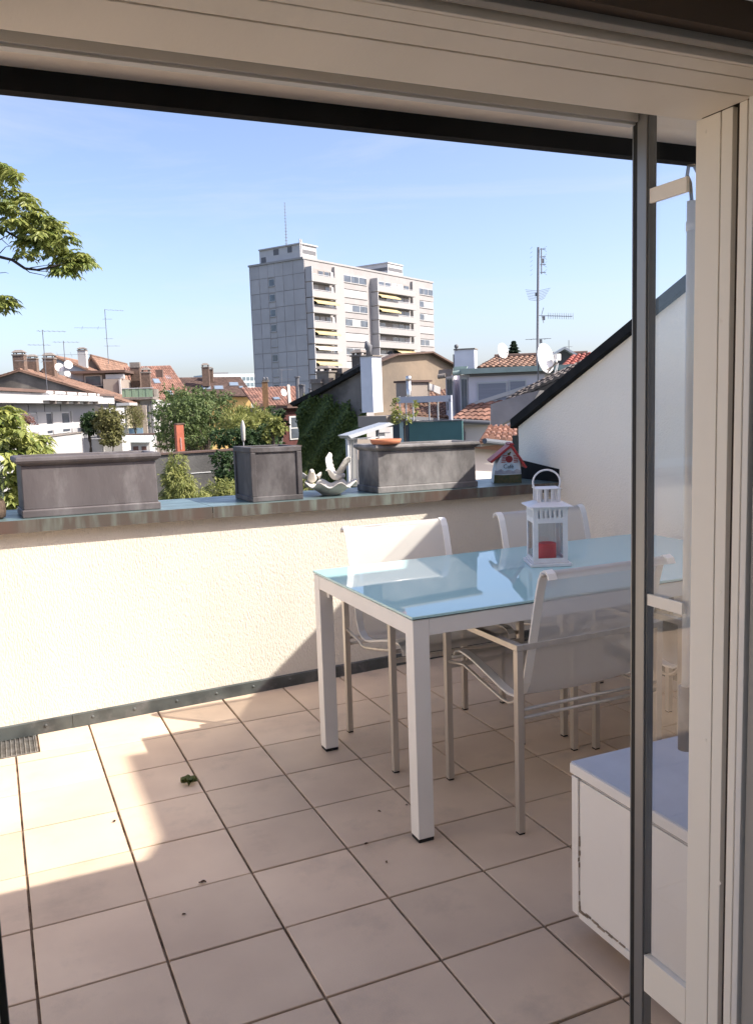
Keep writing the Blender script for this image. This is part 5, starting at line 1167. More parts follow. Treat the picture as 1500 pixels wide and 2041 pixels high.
b = MB(); b.lathe([(.10,0),(.11,.02),(.105,.14),(.07,.17)], p+Vector((0,0,(800-757)*31/FPX)), 12); b.build('flue_cap', mat('shiny_flue', (0.6,0.58,0.56), rough=.25, metal=.8), tr, smooth=True)
b = MB(); FBk.px(b, 828,761,866,800,-1.1,-.3); b.build('roof_box', mat('taupe_render', (0.30,0.255,0.22), rough=.9), tr)
b = MB(); FBk.px(b, 826,757,868,761,-1.2,-.2); b.build('roof_box_cap', M_brn, tr)
b = MB(); b.prism(FBk.poly([(864,763),(886,771),(886,786),(864,776)],-.25), -FBk.n*.05); b.build('white_verge', M_wwall, tr)
# lean-to
FN = Facade(at(725,880,25), 74)
lt = thing('lean_to_shelter', 'open lean-to with sloping metal sheet roof and pale curtain', 'shelter', FN.pt(0,-15))
A,B_,C_,D_ = FN.hit(694,869)+FN.n*.9, FN.hit(762,868)+FN.n*.9, FN.hit(778,843)-FN.n*.9, FN.hit(757,846)-FN.n*.9
b = MB(); b.prism([FN.hit(694,868),FN.hit(700,874),FN.hit(785,846),FN.hit(776,842)], -FN.n*.5); b.build('roof_sheet', mat('zinc_sheet', (0.42,0.44,0.46), rough=.4, metal=.4), lt)
for (xa,ya,xb,yb) in ((703,876,705.5,975),(720,870,722,975),(762,852,764.5,905),(700,872,775,874.5),(764,862,786,864),(708,955,728,958)):
    b = MB(); FN.px(b, xa,ya,xb,yb,-.3,-.2); b.build('frame_bar', M_band if xa > 705 else M_wfr, lt)
for (xa,xb) in ((704,709),(711,716),(717,720)):
    b = MB(); P = []
    for k in range(9): x = xa+(xb-xa)*k/8; P.append((x, .06*math.sin(k*1.7)))
    for k in range(8): b.quad(FN.hit(P[k][0],876)-FN.n*(.25+P[k][1]), FN.hit(P[k+1][0],876)-FN.n*(.25+P[k+1][1]), FN.hit(P[k+1][0]+.5,970)-FN.n*(.25+P[k+1][1]), FN.hit(P[k][0]+.5,970)-FN.n*(.25+P[k][1]))
    b.build('curtain', mat('pale_curtain', (0.55,0.54,0.52), rough=.9), lt, smooth=True)
b = MB(); b.prism([FN.far(712,876,1.5),FN.far(775,876,1.5),FN.far(775,975,1.5),FN.far(712,975,1.5)], FN.sight(720,900)*.2); b.build('back_wall', mat('taupe_render', (0.30,0.255,0.22), rough=.9), lt)
b = MB(); FN.px(b, 766,864,780,872,-.35,-.3); b.build('pale_panel', M_wwall, lt)
b = MB(); b.prism([FN.far(716,905,1.0),FN.far(730,905,1.0),FN.far(730,965,1.0),FN.far(716,965,1.0)], FN.sight(720,900)*.3); b.build('dark_crate', M_band, lt)

# ------------------------------------------------------------------ white dormer house on the right
FD = Facade(at(1000,780,31), -50)
dh = thing('white_dormer_house', 'white dormer with copper-edged flat roof, shutters and barrel canopies', 'house', FD.pt(0,-15))
M_lil = mat('pale_lilac_render_b', (0.62,0.59,0.64), (0.57,0.54,0.59), scale=1.2, rough=.9)
M_cop2 = mat('pale_verdigris_edge', (0.33,0.40,0.36), (0.25,0.31,0.28), scale=2.5, rough=.5)
b = MB(); FD.px(b, 934,744,1085,850,-3,0); b.build('wall', M_lil, dh)
b = MB(); FD.px(b, 921,731,1150,741.5,-5,.35); b.build('roof_edge', M_cop2, dh)
b = MB(); FD.px(b, 936,741.5,1150,746.5,-4,.12); b.build('shadow_board', M_band, dh)
for (xa,ya,xb,yb) in ((951,761,1011,800),(1014,757,1049,782)):
    b = MB(); FD.px(b, xa,ya,xb,yb,-.1,.05); wn = b.build('window', M_wfr, dh)
    b = MB(); FD.px(b, xa+2.5,ya+3,xb-2.5,yb-2.5,0,.07); g_ = b.build('roller_shutter', mat('grey_roller_shutter', (0.24,0.25,0.29), (0.21,0.22,0.26), scale=1, rough=.6, stretch=(1,1,20)), dh); g_.parent = wn; g_.matrix_parent_inverse = Matrix.Identity(4)
FD2 = Facade(FD.hit(934,780), 62)
for (xa,xb) in ((916,934),(885,902)):
    b = MB(); FD.px(b, xa,747,xb,835,-.9,-.3 if xa < 900 else -.05); b.build('wall', M_lil, dh)
    b = MB(); FD.px(b, xa+2,752,xb-2,822,-.6,.0 if xa > 900 else -.22); wn = b.build('french_window', M_wfr, dh)
    for (pa,pb) in ((xa+3.5,(xa+xb)/2-.8),((xa+xb)/2+.8,xb-3.5)):
        b = MB(); FD.px(b, pa,756,pb,818,-.3,.03 if xa > 900 else -.18); g_ = b.build('pane', M_pane, dh); g_.parent = wn; g_.matrix_parent_inverse = Matrix.Identity(4)
b = MB(); FD.px(b, 902,747,916,835,-1.6,-.9); b.build('wall', M_lil, dh)
for (x0_,y0_,y1_) in ((906,731,748),(876,737,754)):
    b = MB(); A = FD.hit(x0_,y0_+9); n_ = 8; w_ = (FD.hit(x0_+26,y0_)-FD.hit(x0_,y0_)).length; r_ = (y1_-y0_)*31/FPX*.9
    P0 = []
    for k in range(n_+1):
        g_ = math.pi*.5*k/n_; P0.append((r_*math.sin(g_), r_*math.cos(g_)))
    for k in range(n_):
        (o0,z0),(o1,z1) = P0[k],P0[k+1]; base = FD.hit(x0_,y1_); bu_ = FD.u*(-1 if FD.u.dot(rt2) < 0 else 1)
        b.obox(base+FD.n*o0+Vector((0,0,z0-.02)), bu_*w_, FD.n*(o1-o0+.004), Vector((0,0,.05)))
    b.tube([FD.hit(x0_-1,y1_-3)+FD.n*(r_-.02), FD.hit(x0_+14,y1_-5)+FD.n*(r_-.02)], .09, 10)
    b.build('barrel_canopy', M_cop2 if x0_ > 900 else M_pot, dh)
# sloping skirt roof below the dormer
rp = [FD.hit(908,834)+FD.n*1.0, FD.hit(985,838)+FD.n*1.0, FD.hit(1060,792)+FD.n*.05, FD.hit(936,806)+FD.n*.05]
roof(dh, *rp, M_red, .2, .3, .045, nm='skirt_roof')
b = MB(); b.tube([rp[0]-Vector((0,0,.05))+FD.n*.06, rp[1]-Vector((0,0,.05))+FD.n*.06], .075, 10); b.build('gutter', M_band, dh)
b = MB(); b.bar(FD.hit(943,806)+FD.n*.08, FD.hit(1062,768)+FD.n*.08, .06, .14); b.build('white_flashing', M_wwall, dh)
b = MB(); FD.px(b, 930,838,990,960,-3,.7); b.build('lower_wall', mat('pinkish_render', (0.58,0.52,0.47), (0.53,0.47,0.43), scale=.6, rough=.9), dh)
b = MB(); FD.px(b, 914,836,976,846,.2,.95); b.build('eave_board', mat('grey_eave', (0.40,0.37,0.36), rough=.8), dh)
pp = [FD.hit(912,836)+FD.n*.9, FD.hit(914,850)+FD.n*.9, FD.hit(928,853)+FD.n*.75, FD.hit(931,860)+FD.n*.72, FD.hit(931,905)+FD.n*.72]
b = MB(); b.tube(pp, .06, 8); b.build('downpipe', M_band, dh, smooth=True)
# roofs behind the dormer
FQ = Facade(at(1030,718,37), -50)
rb3 = thing('upper_tiled_roof', 'reddish brown tiled roof behind the white dormer', 'roof', FQ.pt(0,-15))
rp = [FQ.hit(955,734)+FQ.n*.8, FQ.hit(1170,732)+FQ.n*.8, FQ.far(1170,706,1.6), FQ.far(985,713,1.6)]
roof(rb3, *rp, M_tan, .24, .34, .05)
b = MB(); b.tube([rp[3]+Vector((0,0,.05)), rp[2]+Vector((0,0,.05))], .1, 8); b.build('ridge', M_brn, rb3)
gd = thing('grey_roof_dormer', 'small grey metal gabled dormer right of the big dish', 'dormer', at(1120,715,34))
FGd = Facade(at(1120,712,34), -62)
b = MB(); b.prism(FGd.poly([(1092,738),(1148,735),(1148,713),(1121,697),(1094,713)]), -FGd.n*3); b.build('cheek', mat('dark_grey_sheet', (0.09,0.09,0.10), rough=.6), gd)
for (p0,p1) in (((1085,716),(1122,694)),((1120,694),(1154,714))):
    b = MB(); b.bar(FGd.hit(*p0)+FGd.n*.05, FGd.hit(*p1)+FGd.n*.05, .9, .08); b.build('roof_sheet', mat('zinc_sheet', (0.42,0.44,0.46), rough=.4, metal=.4), gd)
rr_ = thing('red_tile_corner', 'bright red tiled roof corner above the gable verge', 'roof', at(1150,715,33))
FQ2 = Facade(at(1150,720,32), -50); rp = [FQ2.hit(1118,732)+FQ2.n*.5, FQ2.hit(1200,735)+FQ2.n*.5, FQ2.far(1200,700,1.2), FQ2.far(1138,710,1.2)]
roof(rr_, *rp, mat('bright_red_roof_tile', (0.30,0.085,0.065), (0.22,0.07,0.055), scale=1, rough=.8, tint=.25), .22, .3, .06)
wc_ = thing('white_chimney_block', 'broad white rendered chimney block behind the copper roof edge', 'chimney', at(925,725,40))
FWc = Facade(at(925,712,40), -50); b = MB(); FWc.px(b, 905,696.5,945,745,-.8,0); b.build('stack', mat('white_limewash', (0.66,0.68,0.74), rough=.9), wc_)
b = MB(); FWc.px(b, 903.5,694.5,946,697,-.85,.04); b.build('cap', M_pot, wc_)
b = MB(); FWc.px(b, 901,706,905,745,-.6,-.2); b.build('flue_side', M_pot, wc_)
p = FWc.hit(909,694); b = MB(); b.ball(p+Vector((0,0,.08)),.1,.1,.1); b.tube([p-Vector((0,0,.1)),p+Vector((0,0,.05))],.06,8); b.build('cowl', M_band, wc_, smooth=True)
dish('big white satellite dish close above the gable verge', at(1080,716,27), .47, Vector((.40,-.90,.16)))
dish('smaller white satellite dish left of the conifer', at(998.5,700,36), .32, Vector((.28,-.93,.16)))
bx_ = thing('cable_box', 'small white junction box with cables beside the big dish', 'box', at(1115,722,27))
b = MB(); p = at(1110,718,27); b.obox(p, Vector((.17,.05,0)), Vector((-.04,.12,0)), Vector((0,0,.2))); b.build('housing', M_dish, bx_)
b = MB(); b.tube([at(1112,724,27),at(1108,742,27),at(1098,752,27),at(1086,765,27)], .012, 6); b.tube([at(1110,724,27),at(1104,745,27),at(1090,757,27)], .012, 6); b.build('cables', M_dish, bx_)
b = MB(); b.bar(at(1088,738,27), at(1110,724,27), .04); b.build('arm', M_pot, bx_)
for k in range(4):
    pass
vt = thing('verge_tile_strip', 'narrow brown tiled strip running up beside the dark verge', 'roof', at(1100,770,20))
FVt = Facade(at(1100,765,20), -45); rp = [FVt.hit(990,812), FVt.hit(1180,722), FVt.far(1180,709,.5), FVt.far(1045,775,.5)]
roof(vt, *rp, mat('mossy_grey_tile', (0.17,0.14,0.125), (0.11,0.095,0.09), scale=2, rough=.9, tint=.25, c3=(0.26,0.13,0.09), s3=1.2, lo3=.58, hi3=.7), .16, .22, .03)
# the big aerial
mb_ = at(1070,735,32); mh_ = (735-493)*32/FPX*1.0
ae = thing('big_aerial', 'tall roof aerial mast with yagi arms right of the tower', 'aerial', mb_, 'roof aerials')
mtop = at(1072,493,32)
b = MB(); b.tube([mb_, mtop], .045, 8); b.build('mast', M_ant, ae)
X_ = rt2.copy(); X_.z = 0; X_.normalize(); DIR = Vector((fw.x,fw.y,0)).normalized()
def mp_(y): return at(1070+(735-y)*2/242, y, 32)
b = MB(); c = mp_(520)+X_*.12; b.bar(c+Vector((0,0,.45)), c-Vector((0,0,.48)), .03); 
for k in range(4): p = c+Vector((0,0,.42-.28*k)); b.bar(p-X_*.05,p+X_*.16,.025); b.bar(p+X_*.05,p+X_*.2+Vector((0,0,.1)),.008); b.bar(p+X_*.05,p+X_*.2-Vector((0,0,.1)),.008)
b.obox(c+Vector((0,0,-.08)), X_*.1, DIR*.08, Vector((0,0,.16)))
for k in range(7): p = mp_(520)-X_*.22+Vector((0,0,.5-.16*k)); b.bar(p-DIR*.01, p+DIR*.4, .006)
b.build('panel_antenna', M_ant, ae)
b = MB()
for k in range(7):
    p = mp_(580+k*3.3); b.bar(p, p-X_*(.46-.02*k)+Vector((0,0,.06)), .011); b.bar(p, p+X_*(.46-.035*k)+Vector((0,0,.09)), .011)
b.obox(mp_(590)-X_*.09, X_*.1, DIR*.08, Vector((0,0,.12))); b.build('grid_antenna', M_ant, ae)
b = MB(); p = mp_(629); q_ = p+X_*1.26-Vector((0,0,.07)); b.bar(p, q_, .022)
for k in range(12): m_ = p.lerp(q_, .28+.72*k/11); b.bar(m_-Vector((-.05,0,.11)), m_+Vector((.05,0,.11)), .010); b.bar(m_-DIR*.15, m_+DIR*.15, .008)
b.bar(p+X_*.14+Vector((0,0,.02)), p+X_*.22+Vector((0,0,.28)), .016); b.bar(p+X_*.14, p+X_*.22-Vector((0,0,.28)), .016); b.obox(p+X_*.18-Vector((0,0,.17)), X_*.09, DIR*.08, Vector((0,0,.14)))
b.build('yagi_antenna', M_ant, ae)
b = MB(); p = mp_(676); b.bar(p-X_*.45, p+X_*.5+Vector((0,0,.01)), .018); b.obox(p+X_*.08-Vector((0,0,.15)), X_*.09, DIR*.08, Vector((0,0,.14))); b.bar(p-X_*.2-DIR*.3, p-X_*.2+DIR*.3, .01); b.bar(p+X_*.3-DIR*.3, p+X_*.3+DIR*.3, .01); b.build('dipole_antenna', M_ant, ae)
aerial('thin cross-shaped aerial at right end of the roofs', at(1133,715,45), .95, [(.65,.45,0,2,.0),(.28,.35,0,2,.4)], .018)

# neighbour's eave just beyond the parapet, and the wall under it
FNb = Facade(at(985,870,11), 60)
nb = thing('neighbour_eave', 'near orange-tiled eave with grey gutter beside the gable wall', 'roof', FNb.pt(0,-6))
rp = [FNb.hit(958,874), FNb.hit(1030,882), FNb.far(1030,848,.8), FNb.far(972,850,.8)]
roof(nb, *rp, M_red, .15, .2, .028)
b = MB(); b.tube([rp[0]-Vector((0,0,.03))+FNb.n*.05, rp[1]-Vector((0,0,.03))+FNb.n*.05], .034, 10); b.build('gutter', mat('zinc_gutter', (0.10,0.11,0.125), rough=.7, metal=.0), nb)
b = MB(); FNb.px(b, 957,881,1030,886,-.2,.0); b.build('eave_board', mat('cream_board', (0.26,0.23,0.19), rough=.8), nb)
b = MB(); FNb.px(b, 958,886,1060,1060,-1.5,-.25); b.build('wall', mat('pinkish_render', (0.58,0.52,0.47), rough=.9), nb)
vw = thing('concrete_verge', 'grey concrete verge wedge between dormer roof and gable end', 'roof verge', at(1000,820,13))
FV = Facade(at(1000,820,13), -40)
b = MB(); b.prism(FV.poly([(977,806),(1040,786),(1075,778),(1062,800),(1030,830),(985,853),(977,848)]), -FV.n*.25); b.build('wedge', mat('grey_concrete', (0.27,0.255,0.26), (0.20,0.19,0.195), scale=2, rough=.95, bump=.01, bscale=12), vw)

# ------------------------------------------------------------------ courtyard wall, orange pipe, parasol
FK = Facade(at(380,930,34), 84)
kw = thing('courtyard_wall', 'dark weathered courtyard wall below the leafy tree', 'wall', FK.pt(0,-15))
b = MB(); FK.px(b, 295,899,600,1060,-.5,0); b.build('wall', mat('black_stained_render', (0.13,0.125,0.12), (0.07,0.068,0.066), scale=.6, rough=.95, bump=.02, bscale=4), kw)
b = MB(); FK.px(b, 295,896,600,899,-.6,.08); b.build('coping', M_brn, kw)
b = MB(); FK.px(b, 380,941,424,942.6,.0,.03); b.build('white_pipe', M_wfr, kw)
op = thing('orange_flue', 'slim orange-red brick flue standing before the leafy tree', 'chimney', at(360,900,36))
FOp = Facade(at(360,870,36), 84)
b = MB(); FOp.px(b, 353,846,367.5,905,-.3,0); b.build('stack', mat('orange_brick', (0.44,0.13,0.075), (0.37,0.11,0.065), scale=6, rough=.9), op)
b = MB(); FOp.px(b, 352,843.5,368.5,846,-.32,.02); b.build('cap', M_brick, op)
b = MB(); p = FOp.hit(360,872)+FOp.n*.03; b.tube([p, p-Vector((0,0,.5))], .012, 6); b.build('cable', M_wfr, op)
ps = thing('closed_parasol', 'closed white parasol among the terrace shrubs', 'parasol', at(486,890,36))
p = at(486,890,36); b = MB(); b.lathe([(.02,0),(.02,.35)], p, 8); b.build('pole', M_rail, ps)
b = MB(); b.lathe([(.04,.2),(.07,.3),(.085,.8),(.05,1.0),(.012,1.1)], p, 12, wave=lambda r,h,g,k: (r*(1+.15*math.cos(6*g)),h)); b.build('canopy', mat('grey_parasol_cloth', (0.42,0.40,0.37), rough=.9), ps, smooth=True)

# ------------------------------------------------------------------ vegetation
L_tree = leafmat('sophora_leaf', (0.055,0.095,0.028), (0.19,0.235,0.085))
L_yel = leafmat('yellow_green_leaf', (0.17,0.20,0.05), (0.36,0.36,0.12))
L_olive = leafmat('olive_leaf', (0.13,0.135,0.045), (0.24,0.22,0.09))
L_dark = leafmat('dark_shrub_leaf', (0.022,0.05,0.018), (0.08,0.13,0.045))
L_pink = leafmat('dry_pink_leaf', (0.24,0.13,0.11), (0.36,0.22,0.18))
L_con = leafmat('conifer_needle', (0.018,0.035,0.02), (0.04,0.065,0.035))
L_ail = leafmat('ailanthus_leaf', (0.10,0.15,0.03), (0.42,0.43,0.13), rough=.4)
M_bark = mat('grey_brown_bark', (0.09,0.07,0.055), (0.05,0.04,0.032), scale=8, rough=.95, bump=.01, bscale=20)
M_twig = mat('dark_twig', (0.035,0.025,0.022), rough=.9)
rv = random.Random(3)
def rdir(g=rv):
    z = g.uniform(-1,1); a = g.uniform(0,2*math.pi); r_ = math.sqrt(1-z*z); return Vector((r_*math.cos(a), r_*math.sin(a), z))
def leaf(b, c, d, nrm, L, W, t):
    """one pointed leaf folded along its midrib: two triangles pairs"""
    d = d.normalized(); s_ = d.cross(nrm)
    if s_.length < 1e-4: s_ = d.orthogonal()
    s_.normalize(); n_ = s_.cross(d)
    m_ = c+d*L*.45; f_ = n_*W*.22
    b.quad(c, m_-s_*W*.5+f_, c+d*L-n_*L*.12, m_-n_*0.0, t); b.quad(c, m_, c+d*L-n_*L*.12, m_+s_*W*.5+f_, t)
def crown(b, lobes, n, L, W, droop=.3, inner=.55, g=rv, sprays=0):
    """leaf sprays spread through overlapping lobes, denser towards the outside"""
    vol = [l[1]*l[2]*l[3] for l in lobes]; tot = sum(vol)
    for l, v in zip(lobes, vol):
        c0 = Vector(l[0]); R3 = Vector(l[1:4]); k = max(6, int(n*v/tot/6))
        for i in range(k):
            d = rdir(g); rr = inner+(1-inner)*g.random()**.6
            rr *= 1+.16*math.sin(d.x*7+c0.x)+.10*math.sin(d.z*11+d.y*9)
            p = c0+Vector((d.x*R3.x, d.y*R3.y, d.z*R3.z))*rr
            ax = (d*.8+rdir(g)*.7+Vector((0,0,-droop))).normalized(); base_t = min(1,max(0,g.gauss(.45,.2)))
            for j in range(6):
                q = p+ax*L*.8*(j/6)+rdir(g)*L*.35; dd = (ax+rdir(g)*.9+Vector((0,0,-droop*.6))).normalized()
                leaf(b, q, dd, (d+rdir(g)*.6+Vector((0,0,.6))), L*g.uniform(.7,1.2), W*g.uniform(.7,1.2), min(1,max(0,base_t+g.gauss(0,.15))))
def limbs(b, root, top, r0, targets, g=rv):
    root, top = Vector(root), Vector(top); n_ = 6; pts = []
    for k in range(n_+1): f_ = k/n_; pts.append(root.lerp(top, f_)+Vector((g.gauss(0,.03),g.gauss(0,.03),0))*(top-root).length*.3*(0 if k in (0,) else 1))
    b.tube(pts, [r0*(1-.6*k/n_) for k in range(n_+1)], 8)
    for t_ in targets:
        s_ = pts[g.randint(2,n_)]; t_ = Vector(t_); mid = s_.lerp(t_, .5)+Vector((g.gauss(0,.08),g.gauss(0,.08),-.05))*(t_-s_).length
        b.tube([s_, s_.lerp(mid,.6), mid, t_], [r0*.32, r0*.25, r0*.18, r0*.05], 5)
def plant(name, label, cat, px_lobes, D, n, L, W, lm, base=None, group=None, droop=.3, depth=1.0, inner=.5, trunk_r=None, zbase=None):
    """px_lobes: (x, y, rx, ry[, dD]) outline blobs as seen, turned into lobes with real depth"""
    lobes = []
    for q in px_lobes:
        x, y, rx, ry = q[:4]; dd = q[4] if len(q) > 4 else 0.0; k = (D+dd)/FPX
        lobes.append((at(x, y, D+dd), rx*k, rx*k*depth, ry*k))
    cx_ = sum(l[0].x for l in lobes)/len(lobes); cy_ = sum(l[0].y for l in lobes)/len(lobes); zl = min(l[0].z-l[3] for l in lobes)
    zb_ = zl-.4 if zbase is None else zbase
    t_ = thing(name, label, cat, (cx_,cy_,zb_), group)
    b = MB(); limbs(b, (cx_,cy_,zb_), (cx_,cy_,sum(l[0].z for l in lobes)/len(lobes)), trunk_r or max(.02,(zl-zb_)*.03+.05), [l[0] for l in lobes]); b.build('trunk' if cat == 'tree' else 'stem', M_bark, t_)
    b = MB(); crown(b, lobes, n, L, W, droop, inner); b.build('crown' if cat == 'tree' else 'foliage', lm, t_)
    return t_
# big leafy tree in the middle left
plant('leafy_tree', 'broad green leafy tree standing before the yellow house', 'tree',
      [(350,786,22,8),(335,776,14,6),(378,782,24,8,-2),(408,786,22,8),(436,790,26,8,1),(452,800,16,7),(335,802,26,9,-2),(368,803,28,9,-3),(402,806,28,9,-2),(432,812,26,9),(448,822,14,8),(322,822,20,9,-1),(350,824,28,9,-3),(386,826,30,9,-3),(418,830,26,9,-1),(440,838,16,8),(316,842,16,9),(338,846,24,9,-2),(372,848,28,9,-3),(404,850,28,9,-2),(430,852,18,9),(322,864,18,9),(350,868,24,9,-2),(386,870,28,9,-3),(414,872,22,9),(332,884,18,8),(366,888,26,8,-2),(398,888,26,8),(376,820,40,30,3),(380,860,40,26,3)], 46, 15000, .21, .085, L_tree, zbase=-14, trunk_r=.28)
plant('yellow_green_bush', 'loose yellow-green bamboo-like bush right of the leafy tree', 'bush', [(470,838,26,20),(500,830,24,16),(485,850,34,16,-1),(455,855,20,14),(520,840,20,14)], 42, 4200, .26, .05, L_yel, droop=-.3, zbase=-4)
plant('dark_shrub', 'dark green shrub with white-edged leaves behind the square planter', 'shrub', [(440,872,16,14),(465,875,18,16),(490,872,16,16),(505,880,14,12)], 37, 2200, .16, .09, L_dark, zbase=-4)
plant('dark_shrub', 'dense shady shrub left of the maroon house window', 'shrub', [(540,862,20,22,2),(520,872,22,18),(550,850,16,18,3),(545,830,20,16,4),(535,885,24,12)], 40, 3200, .20, .12, L_dark, zbase=-4)
plant('young_tree', 'bright leafy sapling in front of the maroon wall', 'bush', [(548,842,12,8),(556,850,10,8),(540,860,9,8),(533,868,8,8)], 37, 500, .2, .13, L_yel, zbase=-4)
plant('hanging_creeper', 'green creeper hanging over the dark courtyard wall', 'creeper', [(440,912,16,8),(460,914,14,10),(450,940,18,18),(462,962,14,18),(448,960,14,14)], 33.2, 1600, .16, .11, L_dark, zbase=-6)
plant('willow_bush', 'feathery yellow-green bush rising between left trough and square planter', 'bush', [(352,925,16,20),(345,950,20,22),(362,965,24,22),(340,985,18,18),(372,990,22,16),(395,985,16,14)], 16, 5200, .10, .022, L_yel, droop=.8, zbase=-4)
plant('willow_bush', 'low feathery bush just left of the square planter', 'bush', [(428,978,18,14),(455,975,16,18),(440,992,24,12),(410,992,16,10)], 17, 2600, .10, .024, L_yel, droop=.5, zbase=-4)
plant('potted_bush', 'small fluffy bush peeping out between square planter and doves', 'bush', [(612,955,10,10),(616,972,12,12),(606,985,10,10)], 14, 700, .06, .02, L_yel, zbase=-2)
plant('olive_bush', 'round olive-brown bush spilling over the white terrace planter', 'bush', [(218,830,22,16),(205,842,16,12),(230,848,14,14),(222,866,18,12),(238,862,8,10),(222,878,18,6)], 50.5, 2600, .22, .12, L_olive, zbase=-1.3, trunk_r=.04)
plant('dark_bush', 'small dark bush beside the olive bush on the left terrace', 'bush', [(178,838,12,10),(184,830,8,8),(172,846,9,6),(178,856,12,6)], 50.8, 900, .2, .13, L_dark, zbase=-1.3)
plant('dry_bush', 'dry reddish bush on the white terrace at far left', 'bush', [(40,848,12,12),(50,838,9,12),(64,848,7,10),(30,856,8,6)], 44, 900, .18, .08, L_pink, zbase=-1.4)
plant('potted_grass', 'grassy potted plants behind the glass screen', 'plant', [(262,832,8,12),(274,828,8,14),(270,845,10,8)], 77.5, 700, .35, .07, L_olive, droop=-.5, zbase=-1.5)
plant('wall_vine', 'yellowing vine climbing the posts of the teal terrace', 'vine', [(789,815,5,18),(790,832,7,8),(812,834,6,5),(828,815,4,14)], 26.6, 420, .1, .06, L_yel, zbase=-.6, trunk_r=.02)
plant('verge_vine', 'sunlit vine tip at the left corner of the ivy wall', 'vine', [(612,800,8,7),(622,794,7,5),(606,812,6,6),(632,790,6,4)], 45, 420, .2, .12, L_yel, zbase=-.5, trunk_r=.03)
# conifer behind the roofs
cf = thing('conifer_tree', 'small dark conifer top behind the roof beside white dish', 'tree', at(1023,716,85))
p0 = at(1023,740,85); b = MB(); b.tube([p0-Vector((0,0,6)), at(1023,680,85)], [.2,.02], 6); b.build('trunk', M_bark, cf)
b = MB(); k85 = 85/FPX
for k in range(3200):
    f_ = rv.random(); y = 679+f_*38; wd = (.4+f_*21)*(.72+.28*math.sin(f_*38)); a = rv.uniform(0,6.28); r_ = wd*k85*rv.random()**.5
    c = at(1023,y,85)+Vector((math.cos(a)*r_, math.sin(a)*r_, 0)); d = Vector((math.cos(a),math.sin(a),-.25)); leaf(b, c, d, Vector((0,0,1)), .24, .09, rv.random())
b.build('crown', L_con, cf)

# the near tree whose branches reach in from the left
nt_ = thing('near_tree', 'tree with long pointed leaves reaching in from the left edge', 'tree', at(-520,1000,9.0)-Vector((0,0,14)))
DN = 8.2
tb_ = at(-520,900,9.0); trunk = [Vector((tb_.x-.3,tb_.y+.2,-15)), Vector((tb_.x-.1,tb_.y+.1,-6)), at(-500,1100,9.0), at(-420,760,8.8), at(-360,480,8.7), at(-330,250,8.7)]
b = MB(); b.tube(trunk, [.34,.28,.2,.15,.1,.05], 10); b.build('trunk', M_bark, nt_, smooth=True)
def wig(p, q, n_=5, a=.03):
    p, q = Vector(p), Vector(q); out = []
    for k in range(n_+1): f_ = k/n_; out.append(p.lerp(q,f_)+(rdir()*a*(q-p).length if 0 < k < n_ else Vector((0,0,0))))
    return out
BR = []     # branches through points seen in the photograph, then on to leaf rosettes
def branch(pts, r0, D=DN):
    P = [at(x,y,D+dd) for (x,y,dd) in pts]; BR.append((P, r0)); return P
b = MB()
main1 = branch([(-330,430,.4),(-120,470,.2),(0,512,0),(25,518,0),(50,535,-.05),(75,538,-.1),(100,533,-.1),(130,525,-.05),(155,512,0)], .02)
main2 = branch([(-330,430,.4),(-140,420,.2),(0,452,.1),(20,465,.1),(38,476,.1),(60,480,0),(90,470,0)], .016)
main3 = branch([(-340,380,.4),(-150,350,.2),(-20,360,.1),(15,350,0),(35,338,0)], .014)
branch([(0,478,.05),(14,470,0),(24,466,0)], .005); branch([(0,505,.05),(12,492,.05),(28,490,0)], .005); branch([(3,476,.05),(18,490,0),(30,486,0)],.004)
branch([(25,518,0),(45,514,0),(55,508,0)], .005); branch([(30,522,0),(60,543,0),(85,548,0),(97,552,0)], .006); branch([(60,534,0),(85,530,0),(108,526,0)], .005); branch([(75,540,0),(95,541,0),(118,545,0),(135,548,0)], .004)
branch([(-60,540,0),(-10,545,0),(12,543,0),(18,545,0)], .005); branch([(-200,560,.2),(-60,580,0),(0,592,0),(18,604,0)], .008)
branch([(40,476,0),(70,455,.1),(100,440,.1)], .005); branch([(0,452,.1),(40,420,.15),(80,405,.15)], .006); branch([(-20,400,.1),(20,380,.1),(60,385,.1)], .006)
for P, r0 in BR: b.tube(P, [r0*(1-.7*k/(len(P)-1)) for k in range(len(P))], 6)
b.build('branches', M_twig, nt_, smooth=True)
def rosette(b, c, n_, spread, Lc, Ll, Wl, g=rv):
    """drooping compound leaves fanned from a twig end, each with paired leaflets"""
    for i in range(n_):
        a = g.uniform(0,6.28); d = Vector((math.cos(a), math.sin(a), g.uniform(-.25,.6))).normalized(); st = c+rdir(g)*spread; tt = min(1,max(0,g.gauss(.5,.22)))
        m_ = 6
        for j in range(m_):
            f_ = (j+1)/m_; p = st+d*Lc*f_+Vector((0,0,-Lc*.42*f_*f_)); tg = (d+Vector((0,0,-.84*f_))).normalized(); sd = tg.cross(Vector((0,0,1)))
            if sd.length < .05: sd = Vector((1,0,0))
            sd.normalize(); up_ = sd.cross(tg)
            for s_ in ((-1,1) if j < m_-1 else (0,)):
                dd = (sd*s_*.95+tg*.55+Vector((0,0,-.25))+rdir(g)*.2) if s_ else tg
                leaf(b, p, dd, up_+rdir(g)*.35, Ll*g.uniform(.75,1.15), Wl*g.uniform(.8,1.15), min(1,max(0,tt+g.gauss(0,.13))))
b = MB()
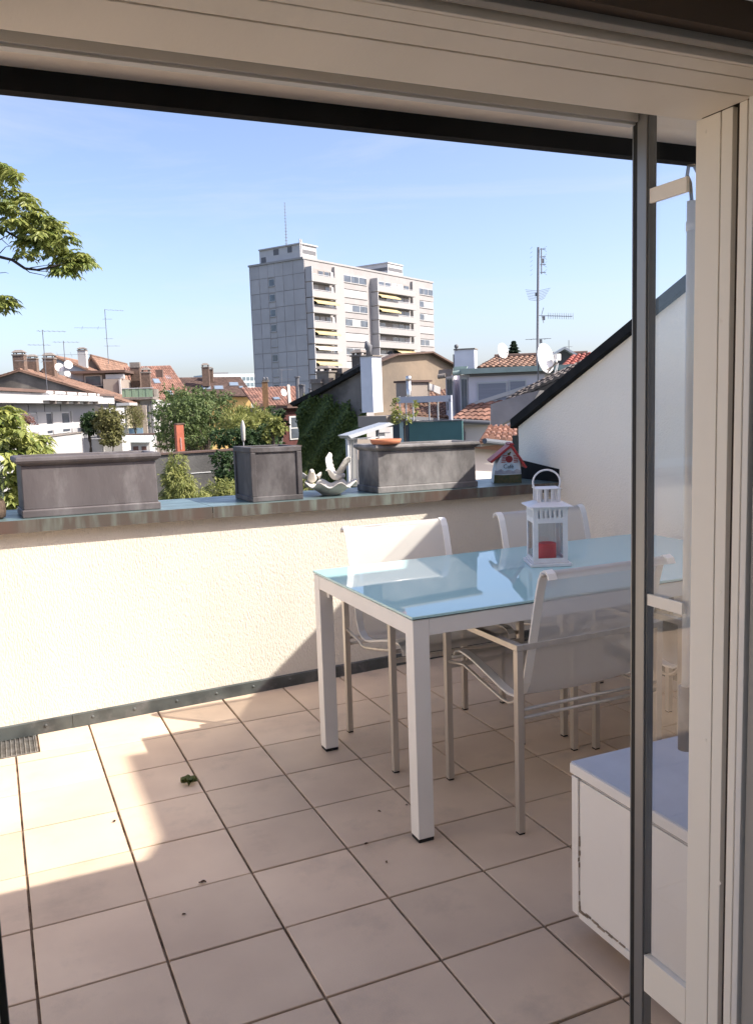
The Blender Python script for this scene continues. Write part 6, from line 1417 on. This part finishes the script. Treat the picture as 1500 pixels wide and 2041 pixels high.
cl = [(10,335),(28,345),(8,362),(18,385),(45,392),(8,405),(30,412),(62,405),(78,418),(50,425),(15,430),(95,428),(70,440),(38,440),(108,445),(88,455),(60,455),(112,462),(20,450),(40,460),(78,468),(100,472),(122,478),(62,482),(90,486),(118,494),(105,505),(140,500),(155,506),(168,512),(148,518),(132,522),(160,522),(138,536),(128,545),(120,534),(50,482),(45,496),(-15,350),(-20,400),(-30,440),(2,590),(10,602),(3,612),(-20,600),(14,608),(-40,380),(-40,340)]
for (x,y) in cl:
    rosette(b, at(x+rv.gauss(0,4), y+rv.gauss(0,4), DN+rv.gauss(0,.2)), 11, .04, .10, .075, .030)
b.build('crown', L_ail, nt_)
# lower branches of the same kind of tree just outside the parapet
lw_ = thing('low_tree', 'leafy tree top with drooping leaves behind the left trough planter', 'tree', at(-60,1100,7.2)-Vector((0,0,8)))
b = MB(); rt_ = at(-60,1200,7.2); b.tube([Vector((rt_.x,rt_.y,-15)), rt_, at(-30,1000,7.2), at(-5,900,7.2)], [.12,.07,.045,.02], 8)
for (xa,ya,xb,yb) in ((-30,1000,45,950),(-20,960,60,885),(-5,900,75,880),(-5,900,20,830),(-30,1000,35,1010),(45,950,75,895),(-10,930,50,905)): b.tube(wig(at(xa,ya,7.2), at(xb,yb,7.1)), [.016,.013,.011,.009,.006,.004], 6)
b.build('trunk', M_twig, lw_, smooth=True)
b = MB()
for (x,y,n_) in ((5,815,8),(18,825,8),(0,838,8),(22,842,7),(8,858,8),(28,862,7),(2,880,8),(30,880,6),(50,868,6),(62,874,7),(72,886,7),(80,900,6),(52,888,6),(38,900,6),(15,905,8),(60,905,6),(28,925,7),(48,925,5),(22,945,7),(40,948,6),(12,965,8),(32,968,6),(20,985,8),(36,990,6),(25,1008,8),(38,1020,6),(22,1030,8),(-15,850,8),(-15,900,8),(-20,950,8)):
    rosette(b, at(x+rv.gauss(0,2), y+rv.gauss(0,2), 7.1+rv.gauss(0,.15)), n_+3, .03, .12, .082, .032)
b.build('crown', L_ail, lw_)
